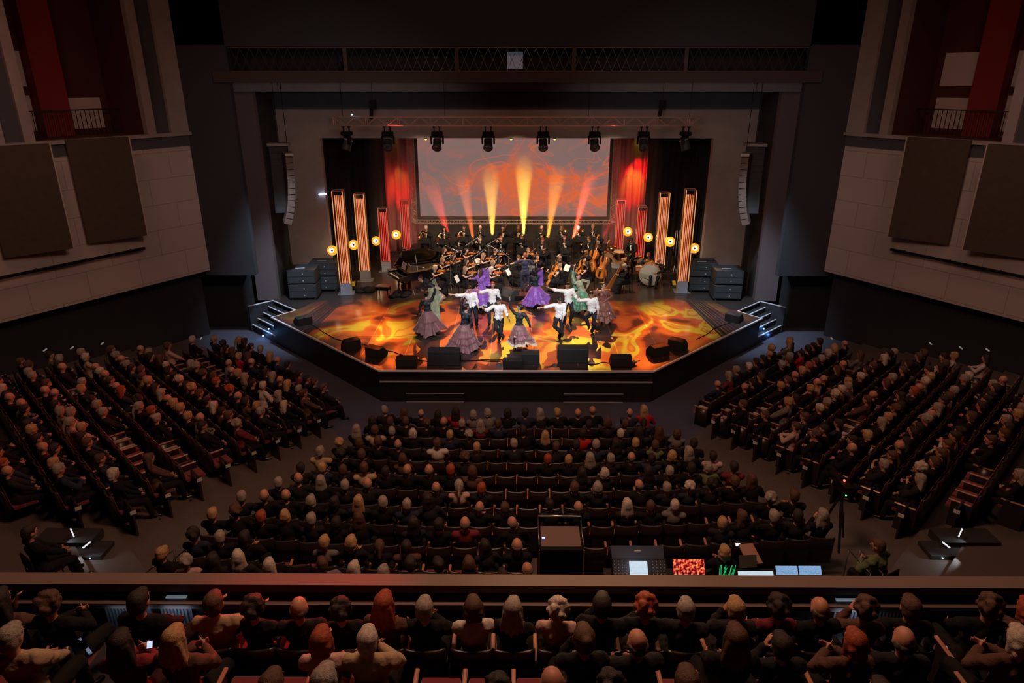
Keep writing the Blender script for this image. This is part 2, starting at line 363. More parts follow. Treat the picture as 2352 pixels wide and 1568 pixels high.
def swpix(px, py):                              # pixel on the left wall -> (distance along it, height)
    r = _ray(px, py); n = V((SWd.y, -SWd.x)); t = (SW0.dot(n))/(r.x*n.x+r.y*n.y); p = V((r.x*t, r.y*t)); return ((p-SW0).dot(SWd), CAMH+r.z*t)
def swp(u, z, off, sg): # off = distance out of the wall into the hall
    n = V((-SWd.y, SWd.x)); n = n if n.x > 0 else -n
    p = SW0+SWd*u+n*off; return (p.x if sg < 0 else -p.x, p.y, z)
def swbox(mb, u0, u1, z0, z1, o0, o1, sg, mi=0, skew=0):
    vs = [swp(u, z, o, sg) for z in (z0, z1) for o in (o0, o1) for u in (u0, u1)]
    return mb.add(vs, [(0, 2, 3, 1), (4, 5, 7, 6), (0, 1, 5, 4), (2, 6, 7, 3), (0, 4, 6, 2), (1, 3, 7, 5)], mi)
zb = swpix(483, 620)[1]; zl = swpix(428, 310)[1]; zl2 = swpix(428, 335)[1]
def uvplane(name, u0, u1, z0, z1, off, sg, m):
    me = bpy.data.meshes.new(name); me.from_pydata([swp(u0, z0, off, sg), swp(u1, z0, off, sg), swp(u1, z1, off, sg), swp(u0, z1, off, sg),
        swp(u0, z0, off-.2, sg), swp(u1, z0, off-.2, sg), swp(u1, z1, off-.2, sg), swp(u0, z1, off-.2, sg)], [], [(0, 1, 2, 3), (7, 6, 5, 4), (0, 4, 5, 1), (1, 5, 6, 2), (2, 6, 7, 3), (3, 7, 4, 0)])
    uv = me.uv_layers.new(name='UV'); co = [(u0, z0), (u1, z0), (u1, z1), (u0, z1)]*2
    for lp in me.loops: uv.data[lp.index].uv = co[lp.vertex_index]
    me.materials.append(m); o = mk(name, me); o['kind'] = 'structure'; return o
JAMB = mat('dark_jamb_plaster', (.13, .10, .105), .85)
FRONTW = mat('front_wall_dark', (.032, .033, .042), .9)
REDW = mat('red_box_wall', (.20, .007, .007), .7)
DKRED = mat('dark_red_wall', (.07, .012, .012), .8)
LITW = mat('lit_box_window', (.22, .14, .11), .8, emit=(1, .50, .36), es=.03)
for sg in (-1, 1):
    sd = 'left' if sg < 0 else 'right'
    uvplane('wall_%s' % sd, 0, 17, zb, zl2, 0, sg, TILE)
    mb = MB(); swbox(mb, 0, 30, -1.4, zb, -.9, -.7, sg); swbox(mb, 0, 30, zb, zb+.06, -.7, -.19, sg); struct(mb, 'wall_lower_%s' % sd, BLKWALL)
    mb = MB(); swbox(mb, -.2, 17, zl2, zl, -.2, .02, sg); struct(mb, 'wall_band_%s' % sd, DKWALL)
    # ledge + piers framing the box opening
    mb = MB(); swbox(mb, -.1, 17, zl, zl+.12, -.25, .12, sg)
    def pu(px, py): return swpix(px, py)[0]
    u1, u2, u3, u4 = pu(425, 308), pu(392, 300), pu(358, 305), pu(338, 305)
    swbox(mb, u1-.25, u2, zl, 14, -.2, .05, sg); swbox(mb, u3, u4, zl, 14, -.2, .05, sg)
    u5, u6 = pu(82, 330), pu(58, 335); u7 = pu(15, 345)
    swbox(mb, u5, u6, zl, 14, -.2, .05, sg); swbox(mb, u7, u7+.4, zl, 14, -.2, .05, sg)
    struct(mb, 'wall_piers_%s' % sd, WALLM)
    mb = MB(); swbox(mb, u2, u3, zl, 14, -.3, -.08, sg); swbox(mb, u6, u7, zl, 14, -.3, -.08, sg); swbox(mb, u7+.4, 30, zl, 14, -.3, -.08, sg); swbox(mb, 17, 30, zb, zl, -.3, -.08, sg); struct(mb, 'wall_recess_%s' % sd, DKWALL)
    # side box: recessed room
    mb = MB(); swbox(mb, u4, u5, zl-.05, 14, -2.4, -2.2, sg); struct(mb, 'wall_box_back_%s' % sd, DKRED)
    mb = MB(); swbox(mb, u4-.1, u4, zl, 14, -2.4, -.2, sg); swbox(mb, u5, u5+.1, zl, 14, -2.4, -.2, sg); swbox(mb, u4, u5, zl-.05, zl+.12, -2.4, -.2, sg); struct(mb, 'wall_box_side_%s' % sd, DKRED)
    um = (u4+u5)/2; mb = MB(); swbox(mb, u5-2.15, u5-1.2, zl+.1, 14, -2.3, -1.7, sg); struct(mb, 'wall_box_pillar_%s' % sd, REDW)
    # lit windows in the box back wall
    for wi, (a, b, z0, z1) in enumerate(((u5-1.15, u5-.15, zl+1.75, zl+2.85), (u5-1.15, u5-.15, zl+.3, zl+1.45), (u5-3.5, u5-2.3, zl+.3, zl+1.35), (u5-3.5, u5-2.3, zl+1.75, zl+2.85))[:3 if sg < 0 else 4]):
        mb = MB(); swbox(mb, a, b, z0, z1, -2.2, -2.17, sg); f = struct(mb, 'window_%d' % (wi+1+(5 if sg > 0 else 0)), LITW)
    # wrought rail
    mb = MB()
    for z in (zl+.95,): swbox(mb, u4, u5, z, z+.04, -1.5, -1.46, sg)
    n = 24
    for k in range(n+1): swbox(mb, u4+(u5-u4)*k/n-.01, u4+(u5-u4)*k/n+.01, zl+.1, zl+.95, -1.49, -1.47, sg)
    o = mb.obj('box_railing', DMETAL); tag(o, 'thin black metal railing across the %s side box' % sd, 'railing')
    # acoustic panels hung off the wall, angled
    PANM = mat('brown_fabric_panel', (.065, .045, .035), .95, var=.1)
    for pi, (q0, q1, q2, q3) in enumerate((((190, 345), (285, 335), (327, 550), (238, 548)), ((15, 375), (108, 352), (160, 580), (60, 578)))):
        ua, ub = swpix(*q3)[0], swpix(*q2)[0]; z1 = (swpix(*q1)[1]); z0 = swpix(*q2)[1]
        t = thing('acoustic_panel', 'tall dark brown acoustic panel on the %s wall, %s' % (sd, ('nearer the stage', 'farther from the stage')[pi]), 'panel', group='acoustic wall panels')
        z0 += .25; z1 += .35
        vs = [swp(ub+.15, z0, .55, sg), swp(ub+.15, z1, .55, sg), swp(ub+.15, z1, .62, sg), swp(ub+.15, z0, .62, sg), swp(ub+2.0, z0, .12, sg), swp(ub+2.0, z1, .12, sg), swp(ub+2.0, z1, .19, sg), swp(ub+2.0, z0, .19, sg)]
        MB().add(vs, [(0, 1, 2, 3), (7, 6, 5, 4), (0, 4, 5, 1), (1, 5, 6, 2), (2, 6, 7, 3), (3, 7, 4, 0)]).obj('fabric_face', PANM, t)
        mb = MB(); swbox(mb, ub+.11, ub+.15, z0, z1, .53, .64, sg); mb.obj('edge_strip', mat('pale_edge', (.42, .36, .33), .6), t)
        for zz in (z1-.4, z0+.3): mb = MB(); swbox(mb, ub+.4, ub+.5, zz, zz+.1, 0, .5, sg); mb.obj('bracket', DMETAL, t)
    a = swpix(323, 568); b = swpix(0, 625)
    mb = MB(); mb.tube([swp(a[0], a[1], .25, sg), swp(b[0]+6, a[1], .25, sg)], .05, 8)
    for k in range(6): mb.tube([swp(a[0]+.4+k*1.6, a[1], 0, sg), swp(a[0]+.4+k*1.6, a[1], .25, sg)], .02, 6)
    tag(mb.obj('wall_handrail', BLACK, smooth=True), 'long black tubular rail along the %s wall below the panels' % sd, 'handrail')
    # dark front wall between the side wall and the portal
    struct(MB().box(min(sg*12.7, sg*10.65), max(sg*12.7, sg*10.65), 27.0, 27.3, 1.55, 14), 'wall_front_%s' % sd, FRONTW)
    struct(MB().box(min(sg*13.6, sg*11.5), max(sg*13.6, sg*11.5), 28.3, 28.6, -1.3, 1.42), 'wall_front_lower_%s' % sd, BLKWALL)
    struct(MB().box(min(sg*13.6, sg*11.45), max(sg*13.6, sg*11.45), 27.2, 28.6, 1.42, 1.56), 'wall_front_ledge_%s' % sd, BLKWALL)
    struct(MB().box(min(sg*11.4, sg*11.5), max(sg*11.4, sg*11.5), 27.3, 28.6, 1.56, 14), 'wall_front_return_%s' % sd, FRONTW)
    # portal 1 jamb, and the deep black reveal between the portals
    struct(MB().box(min(sg*10.42, sg*11.35), max(sg*10.42, sg*11.35), 28.6, 28.9, -.02, 8.59), 'wall_portal_outer_%s' % sd, JAMB)
    struct(MB().box(min(sg*10.45, sg*10.7), max(sg*10.45, sg*10.7), 28.9, 31, -.02, 8.9), 'wall_reveal_%s' % sd, BLKWALL)
    struct(MB().box(min(sg*8.6, sg*10.7), max(sg*8.6, sg*10.7), 31, 31.35, 0, 6.64), 'wall_portal_inner_%s' % sd, WALLM)
    struct(MB().box(min(sg*9.4, sg*10.7), max(sg*9.4, sg*10.7), 31.4, 39.4, 0, 9), 'wall_wing_%s' % sd, BLKWALL)
    # black legs
    for yy, x0 in ((34.7, 8.3), (36.8, 7.1)):
        mb = MB(); n = 40; vs = []
        for i in range(n+1):
            x = x0+(9.6-x0)*i/n; y = yy+.06*math.sin(i*1.3); vs += [(sg*x, y, 0), (sg*x, y, 8.4), (sg*x, y+.03, 8.4), (sg*x, y+.03, 0)]
        fs = []
        for i in range(n):
            for q in range(4): fs.append((4*i+q, 4*i+(q+1) % 4, 4*i+4+(q+1) % 4, 4*i+4+q))
        mb.add(vs, fs); o = mb.obj('black_leg_curtain', mat('black_velvet', (.010, .009, .011), .95, sheen=.1), smooth=True)
        tag(o, 'black side leg curtain %s the %s light towers' % (('between', 'behind')[yy > 36], sd), 'curtain', 'black leg curtains')
struct(MB().box(-11.4, 11.4, 28.6, 28.9, 8.59, 8.925), 'wall_portal_outer_top', WALLM)
struct(MB().box(-10.44, 10.44, 28.9, 31, 8.62, 8.95), 'wall_reveal_top', DKWALL)
struct(MB().box(-10.7, 10.7, 31, 31.35, 6.64, 7.84), 'wall_portal_inner_top', WALLM)
struct(MB().box(-10.7, 10.7, 30.9, 31.3, 7.845, 9.0), 'wall_soffit_face', DKWALL)
struct(MB().box(-11.2, 11.2, 26.9, 27.3, 8.925, 9.3), 'wall_header_dark', mat('dark_brown_wall', (.05, .035, .035), .9))
struct(MB().box(-12.7, -10.6, 26.99, 27.3, 8.9, 10.2), 'wall_gallery_left', FRONTW); struct(MB().box(10.7, 12.7, 26.99, 27.3, 8.9, 10.2), 'wall_gallery_right', FRONTW)
struct(MB().box(-12.7, 12.7, 27, 27.3, 10.15, 14), 'wall_upper', FRONTW)
struct(MB().box(-11, 11, 28.3, 28.5, 9.0, 10.5).box(-11, 11, 27, 28.4, 9.2, 9.29), 'wall_gallery_back', mat('brown_gallery', (.018, .012, .010), .9))
# lattice gallery front
t = thing('lattice_gallery', 'dark metal lattice gallery rail high above the stage opening', 'railing', (0, 27.1, 9.3))
mb = MB(); x = -10.5
while x < 10.5:
    mb.bar((x, 0, .02), (x+.35, 0, .80), .014); mb.bar((x+.35, 0, .02), (x, 0, .80), .014); x += .35
mb.obj('lattice', DMETAL, t)
mb = MB(); mb.box(-10.6, 10.7, -.02, .02, .8, .84); mb.box(-10.6, 10.7, -.02, .02, 0, .03)
mb.obj('rail', mat('brown_rail', (.07, .042, .03), .5), t)
for x in (-6.3, -2.2, 2.1, 6.2): MB().box(x-.07, x+.07, -.06, 0, .0, .84).obj('post', mat('gallery_post', (.05, .035, .03), .7), t)
p = PY(1183, 137, 28.2); struct(MB().box(p.x-.3, p.x+.3, 28.22, 28.29, p.z-.32, p.z+.28), 'window_20', mat('gallery_light', (.4, .4, .45), .7, emit=(.75, .78, 1), es=.05))
# back wall, ceiling, hall rear
struct(MB().box(-10.7, 10.7, 39.2, 39.4, 0, 9.2), 'wall_back', BLKWALL)
struct(MB().box(-26, 26, -8, 39.4, 14, 14.3), 'ceiling', BLKWALL)
struct(MB().box(-26, 26, -8.3, -8, -1.4, 14), 'wall_rear', BLKWALL)
struct(MB().box(-26, -25.7, -8, 10, -1.4, 14), 'wall_rear_left', BLKWALL); struct(MB().box(25.7, 26, -8, 10, -1.4, 14), 'wall_rear_right', BLKWALL)
# --- red upstage curtain
for cx0, cx1, cm, cl_ in ((-7.15, -4.9, mat('red_backdrop_cloth', (.62, .2, .2), .9), 'pleated backdrop curtain lit red, left of the screen'), (4.75, 7.05, MATS['red_backdrop_cloth'], 'pleated backdrop curtain lit red, right of the screen'), (-4.9, 4.75, MATS['black_velvet'], 'black backdrop curtain hanging behind the screen')):
  t = MB(); n = 50; vs = []; fs = []
  for i in range(n+1):
    x = cx0+(cx1-cx0)*i/n; y = 37.7+.07*math.sin(x*11)+.03*math.sin(x*27); vs += [(x, y, 0), (x, y, 8.5), (x, y+.04, 8.5), (x, y+.04, 0)]
  for i in range(n):
    for q in range(4): fs.append((4*i+q, 4*i+(q+1) % 4, 4*i+4+(q+1) % 4, 4*i+4+q))
  t.add(vs, fs); tag(t.obj('backdrop_curtain', cm, smooth=True), cl_, 'curtain')
# --- risers
RISM = mat('riser_black', (.02, .017, .016), .5)
for z, y0, y1, nm in ((.35, 33.2, 34.6, 'front'), (.75, 34.6, 36.4, 'back')):
    o = bevel(MB().box(-5.6, 4.8, y0, y1, 0, z).obj('orchestra_riser', RISM)); tag(o, 'low black %s riser under the %s row of wind players' % (nm, nm), 'riser')
o = bevel(MB().box(4.2, 8.2, 31.9, 34.0, 0, .3).obj('orchestra_riser', RISM)); tag(o, 'low black riser under the percussion on the right', 'riser')
# --- projection screen and its truss frame
def screen_mat():
    m = bpy.data.materials.new('screen_image'); m.use_nodes = True; nt = m.node_tree; N = nt.nodes; L = nt.links; N.clear()
    out = N.new('ShaderNodeOutputMaterial'); em = N.new('ShaderNodeEmission'); L.new(em.outputs[0], out.inputs[0])
    tc = N.new('ShaderNodeTexCoord')
    def noise(scale, det, dist, loc, st=(1, 1, 1), rough=.5):
        mp = N.new('ShaderNodeMapping'); mp.inputs['Location'].default_value = loc; mp.inputs['Scale'].default_value = st; L.new(tc.outputs['Object'], mp.inputs[0])
        z = N.new('ShaderNodeTexNoise'); z.inputs['Scale'].default_value = scale; z.inputs['Detail'].default_value = det; z.inputs['Distortion'].default_value = dist; z.inputs['Roughness'].default_value = rough; L.new(mp.outputs[0], z.inputs['Vector']); return z.outputs[0]
    def math_(op, a, b=None, c=None):
        q = N.new('ShaderNodeMath'); q.operation = op
        for i, v in enumerate((a, b, c)):
            if v is None: continue
            if isinstance(v, (int, float)): q.inputs[i].default_value = v
            else: L.new(v, q.inputs[i])
        return q.outputs[0]
    def ramp(v, st):
        r = N.new('ShaderNodeValToRGB'); e = r.color_ramp.elements; e[0].position, e[0].color = st[0][0], (*[st[0][1]]*3, 1); e[1].position, e[1].color = st[1][0], (*[st[1][1]]*3, 1)
        for p, c in st[2:]: q = e.new(p); q.color = (c, c, c, 1)
        L.new(v, r.inputs[0]); return r.outputs[0]
    n1 = noise(.42, 2.5, 1.3, (3.4, 0, 1.3), (.7, 1, 1.15)); fil = ramp(math_('ABSOLUTE', math_('SUBTRACT', n1, .5)), [(0, 1), (.028, 0)])
    n2 = noise(.62, 3, 1.1, (9, 0, 4.2), (.8, 1, 1.2)); fil2 = ramp(math_('ABSOLUTE', math_('SUBTRACT', n2, .47)), [(0, .6), (.025, 0)])
    cl = ramp(noise(.30, 5, .8, (5.2, 0, 2.6), (.8, 1, 1.4)), [(.42, 0), (.62, 1)])
    sx = N.new('ShaderNodeSeparateXYZ'); L.new(tc.outputs['Object'], sx.inputs[0])
    # flames fill the middle and right of the picture
    reg = math_('MULTIPLY', ramp(math_('MULTIPLY_ADD', sx.outputs[0], .1, .5), [(.1, .25), (.5, 1)]), ramp(math_('MULTIPLY_ADD', sx.outputs[2], .25, .5), [(.0, .5), (.35, 1), (.9, .45)]))
    a = math_('MULTIPLY', math_('ADD', math_('MULTIPLY', cl, 1.0), math_('ADD', fil, fil2)), reg)
    a = math_('MINIMUM', a, 1)
    mx = N.new('ShaderNodeMixRGB'); mx.inputs[1].default_value = (.26, .165, .15, 1); mx.inputs[2].default_value = (.82, .15, .05, 1); L.new(a, mx.inputs[0])
    L.new(mx.outputs[0], em.inputs[0]); em.inputs[1].default_value = .85; return m
s0 = PY(962, 300, 37); s1 = PY(1388, 497, 37)
sxc = (s0.x+s1.x)/2; szc = (6.75+s1.z)/2; hw = (s1.x-s0.x)/2+.12; hh = (6.75-s1.z)/2
t = thing('projection_screen', 'wide projection screen showing orange smoke swirls behind the orchestra', 'screen', (sxc, 37.0, szc))
MB().box(-hw, hw, -.01, .02, -hh, hh).obj('screen_surface', screen_mat(), t)
BORD = mat('screen_border', (.02, .014, .012), .7)
mb = MB(); mb.box(-hw-.16, -hw, -.03, .03, -hh-.14, hh+.15); mb.box(hw, hw+.16, -.03, .03, -hh-.14, hh+.15); mb.box(-hw, hw, -.03, .03, -hh-.14, -hh); mb.box(-hw, hw, -.03, .03, hh, hh+.15); mb.obj('border', BORD, t)
def truss(mb, a, b, w=.26, r=.022, step=.26, cross=True, up=V((0, 0, 1))):
    a = V(a); b = V(b); d = (b-a); Ln = d.length; d.normalize(); u = d.cross(up).normalized(); t = u.cross(d)
    cs = [(u*i+t*j)*w/2 for i, j in ((-1, -1), (1, -1), (1, 1), (-1, 1))]
    for c in cs: mb.tube([a+c, b+c], r, 6)
    n = max(2, int(Ln/step)); 
    for k in range(n):
        p = a+d*Ln*k/n; q = a+d*Ln*(k+1)/n
        for i in range(4):
            c0, c1 = cs[i], cs[(i+1) % 4]
            if k % 2: c0, c1 = c1, c0
            mb.tube([p+c0, q+c1], r*.45, 4, cap=False)
        if k % 4 == 0:
            for i in range(4): mb.tube([p+cs[i], p+cs[(i+1) % 4]], r*.5, 4, cap=False)
TRM = mat('truss_aluminium', (.70, .55, .48), .45, .35)
t = thing('screen_truss_frame', 'square aluminium truss frame surrounding the projection screen', 'truss', (sxc, 37.02, szc))
mb = MB(); ox = hw+.33; oz = hh+.30
truss(mb, (-ox, 0, -oz), (-ox, 0, oz), up=V((0, 1, 0))); mb.obj('upright', TRM, t, True); mb = MB(); truss(mb, (ox, 0, -oz), (ox, 0, oz), up=V((0, 1, 0))); mb.obj('upright', TRM, t, True)
mb = MB(); truss(mb, (-ox, 0, -oz), (ox, 0, -oz), w=.2, step=.2); mb.obj('bottom_chord', TRM, t, True)
mb = MB(); truss(mb, (-ox, 0, oz), (ox, 0, oz), w=.2, step=.3); mb.obj('top_chord', TRM, t, True)
# --- front lighting truss with eight moving heads
ty = 28.0; z0, z1 = PY(1186, 290, ty).z, PY(1186, 267, ty).z; xa, xb = PY(767, 270, ty).x, PY(1607, 270, ty).x
t = thing('lighting_truss', 'long horizontal lighting truss spanning the stage opening', 'truss', (0, ty, (z0+z1)/2))
wd = z1-z0-.05; mb = MB()
for i in (-1, 1):
    for j in (-1, 1): mb.tube([(xa, i*wd/2, j*wd/2), (xb, i*wd/2, j*wd/2)], .025, 6)
mb.obj('chord', mat('truss_warm_light_tint', (.62, .38, .30), .45, .35), t, True)  # warm pinkish light on the truss is put into its base colour
mb = MB(); n = 34
for k in range(n):
    p = xa+(xb-xa)*k/n; q = xa+(xb-xa)*(k+1)/n
    for i in (-1, 1):
        a, b = ((p, q) if k % 2 else (q, p)); mb.tube([(a, i*wd/2, -wd/2), (b, i*wd/2, wd/2)], .010, 5)
    if k % 3 == 0:
        for i in (-1, 1): mb.tube([(p, i*wd/2, -wd/2), (p, i*wd/2, wd/2)], .012, 5)
        mb.tube([(p, -wd/2, wd/2), (p, wd/2, wd/2)], .012, 5)
mb.obj('lacing', mat('truss_warm_light_tint', (0, 0, 0)), t, True)
mb = MB()
for x in (xa+.35, -2.8, 2.8, xb-.4): mb.tube([(x, 0, wd/2), (x, 0, 6.0)], .008, 5)
mb.obj('hanging_cable', BLACK, t)
def moving_head(tilt, pan):
    t = thing('moving_head_light', '', 'stage light')
    for x in (-.11, .11): mb = MB(); mb.box(x-.02, x+.02, -.04, .04, -.02, .14); mb.box(x-.03, x+.03, -.18, .18, .13, .20); mb.obj('clamp', BLACK, t)
    bevel(MB().prism([(-.22, -.14), (.22, -.14), (.22, .14), (-.22, .14)], -.17, -.02).obj('base', BLACK, t), .04)
    y = MB(); y.T = Matrix.Rotation(pan, 4, 'Z')
    for x in (-.23, .23): y.box(x-.035, x+.035, -.07, .07, -.50, -.2)
    y.box(-.26, .26, -.08, .08, -.24, -.17); yo = bevel(y.obj('yoke', BLACK, t), .03)
    h = MB(); h.T = Matrix.Rotation(pan, 4, 'Z') @ Matrix.Translation((0, 0, -.46)) @ Matrix.Rotation(tilt, 4, 'X')
    h.lathe([(0, .26), (.12, .26), (.165, .18), (.17, -.16), (.19, -.22), (.19, -.27), (.16, -.28)], 20)
    ho = h.obj('lamp_head', CASE, t, True)
    l = MB(); l.T = h.T; l.lathe([(.165, -.275), (.15, -.265), (.07, -.255), (0, -.25)], 20); l.obj('lens', mat('dark_lens', (.02, .02, .025), .08, coat=1), ho, True)
    r = MB(); r.T = h.T; r.lathe([(.172, .10), (.178, .11), (.178, .14), (.172, .15)], 20); r.obj('trim_ring', mat('grey_ring', (.25, .2, .2), .4), ho, True)
    return t
pxs = [795, 889, 1003, 1121, 1248, 1367, 1480, 1576]
words = ['first', 'second', 'third', 'fourth', 'fifth', 'sixth', 'seventh', 'eighth']
for i, px in enumerate(pxs):
    edge_ = i in (0, 7)
    m_ = moving_head(R(-50) if not edge_ else R(-20), R(0) if not edge_ else (R(-60) if i == 0 else R(60)))
    p = PY(px, 290, ty); m_.location = (p.x, ty, z0-.18)
    m_['label'] = 'black moving head light under the truss, %s from the left' % words[i]; m_['group'] = 'moving head lights on the front truss'
# black moving spots above the truss
for i, (px, py) in enumerate(((856, 245), (1521, 245))):
    p = PY(px, py, 28); mb = MB(); mb.T = Matrix.Translation(p); mb.box(-.10, .12, -.12, .12, -.1, .25); mb.tube([(-.05, 0, -.1), (-.1, 0, -.45)], .07, 10); mb.tube([(0, 0, .25), (0, 0, 5)], .006, 5)
    o = mb.obj('follow_spot', BLACK); tag(o, 'small black spotlight hanging just above the %s part of the truss' % ('left', 'right')[i], 'stage light')
for px in (978, 1174, 1274):
    p = PY(px, 319, 33.5); mb = MB(); mb.T = Matrix.Translation(p); mb.ell((0, 0, 0), (.05, .05, .05)); 
    o = mb.obj('par_lamp', mat('yellow_par', (.8, .6, .1), .4, emit=(1, .75, .08), es=5)); tag(o, 'tiny yellow lamp at the top edge of the screen, %s' % {978: 'left one', 1174: 'middle one', 1274: 'right one'}[px], 'lamp', 'yellow lamps above the screen')
    MB().lathe([(.06, 0), (.09, .1), (.09, .16), (0, .17)], 12).obj('housing', BLACK, o).location = p
# --- line arrays
def line_array(label, x, y, ztop, n, rz, curve, col, k_=1.0):
    t = thing('line_array_speaker', label, 'speaker', (x, y, ztop), rz, 'hanging line array speakers')
    bevel(MB().box(-.42, .42, -.3*k_, .3*k_, .02, .14).obj('flying_frame', mat('frame_grey', (.3, .27, .25), .5, .5), t))
    mb = MB(); mb.tube([(0, 0, .14), (0, 0, 5)], .012, 6); mb.obj('hanging_cable', BLACK, t)
    z = 0; yy = 0; a = 0
    for k in range(n):
        a = curve*(k/(n-1))**1.8; h = .245
        m_ = MB(); m_.T = Matrix.Translation((0, yy, z)) @ Matrix.Rotation(a, 4, 'X')
        m_.add([(-.36, -.26*k_, 0), (.36, -.26*k_, 0), (.30, .26*k_, -.02), (-.30, .26*k_, -.02), (-.36, -.26*k_, -h+.01), (.36, -.26*k_, -h+.01), (.30, .26*k_, -h+.03), (-.30, .26*k_, -h+.03)],
               [(3, 2, 1, 0), (4, 5, 6, 7), (0, 1, 5, 4), (1, 2, 6, 5), (2, 3, 7, 6), (3, 0, 4, 7)])
        m_.obj('cabinet', col, t); z -= math.cos(a)*h; yy += math.sin(a)*h
ARD = mat('array_dark', (.022, .022, .024), .7); ARL = mat('array_side', (.115, .068, .052), .6)
for sg in (-1, 1):
    sd = 'left' if sg < 0 else 'right'
    line_array('dark curved line array speaker hanging %s of the stage, the outer one' % sd, sg*9.62, 28.6, 6.5, 11, sg*R(-8), R(-16), ARD)
    line_array('pale-sided slim line array speaker hanging %s of the stage, the inner one' % sd, sg*9.05, 27.85, 6.2, 11, sg*R(68), R(-20), ARL, .55)
# --- subwoofer stacks
def sub(name_label, px, z0, y, rz):
    p = PY(px, 640, y); t = thing('subwoofer', name_label, 'speaker', (p.x, y+.55, z0), rz, 'black subwoofer cabinets at the stage sides')
    bevel(MB().box(-.6, .6, -.5, .5, .08, .70).obj('cabinet', CASE, t), .02)
    mb = MB(); mb.box(-.55, .55, -.515, -.5, .12, .38); mb.box(-.55, .55, -.515, -.5, .40, .66); mb.obj('grille', mat('grille', (.035, .045, .048), .5, bump=.4, bscale=200), t)
    mb = MB(); mb.ell((.08, -.52, .22), (.025, .01, .025)); mb.ell((.08, -.52, .52), (.025, .01, .025)); mb.obj('badge', mat('badge', (.5, .5, .5), .4), t)
    if z0 < .1:
        mb = MB(); [mb.tube([(x, y_, .04), (x+.03, y_, .04)], .045, 10) for x in (-.5, .47) for y_ in (-.4, .4)]; mb.obj('castor', METAL, t)
    else: MB().box(-.28, .12, -.2, -.14, .701, .705).obj('label_strip', WHITE, t)
for sg, pf, pb in ((-1, 689, 741), (1, 1678, 1618)):
    sd = 'left' if sg < 0 else 'right'
    for z, pos in ((0, 'lower'), (.66, 'upper')):
        sub('black subwoofer, %s of the front stack on the %s of the stage' % (pos, sd), pf, z, 28.5, sg*R(-4)); sub('black subwoofer, %s of the rear stack on the %s of the stage' % (pos, sd), pb, z, 29.75, sg*R(-4))

p = PY(741, 446, 30.9); o = MB().box(-.17, .17, -.03, .03, -.03, .03).obj('led_bar', mat('cold_led_bar', (.5, .7, 1), .4, emit=(.55, .7, 1), es=6)); o.location = p; o.rotation_euler = (0, -.12, 0); tag(o, 'short blue-white light bar on the left portal edge', 'light')
p = PY(808, 263, 27.85); o = MB().ell(p, (.03, .03, .03)).obj('indicator_lamp', mat('blue_dot', (.2, .4, 1), .4, emit=(.2, .45, 1), es=6)); tag(o, 'tiny blue indicator lamp on the left end of the lighting truss', 'lamp')
# ================================================================ FIGURES
def ik(a, t, l1, l2, hint):
    a = V(a); t = V(t); d = t-a; Ln = min(d.length, l1+l2-.004); Ln = max(Ln, abs(l1-l2)+.02); u = d.normalized()
    m = (l1*l1-l2*l2+Ln*Ln)/(2*Ln); h = math.sqrt(max(0, l1*l1-m*m)); hp = V(hint)-u*V(hint).dot(u)
    hp = hp.normalized() if hp.length > 1e-4 else u.orthogonal(); return a+u*m+hp*h, a+u*Ln
def hand(mb, wr, d, palm, curl=.5, spread=.18, s=1):
    d = V(d).normalized(); palm = V(palm); palm = (palm-d*palm.dot(d)).normalized(); sd = d.cross(palm)
    B = Matrix((sd, palm, d)).transposed(); c = wr+d*.045*s
    mb.ell(c, (.040*s, .016*s, .052*s), B, 8, 6)
    for i, (o, l) in enumerate(((-.030, .070), (-.010, .082), (.011, .076), (.030, .060))):
        r = .0095*s; b0 = wr+d*.080*s+sd*o*s; dd = (d+sd*(i-1.5)*spread*.5+palm*curl*.3).normalized(); m = b0+dd*l*.5*s; e = m+(dd+palm*curl).normalized()*l*.5*s
        mb.tube([b0, m, e], [r, r, r*.8], 6)
    b0 = wr+d*.02*s-sd*.03*s; m = b0+(d*.6-sd*.8+palm*.2).normalized()*.04*s; mb.tube([b0, m, m+(d+palm*curl*.6).normalized()*.035*s], [.012*s, .011*s, .009*s], 6)

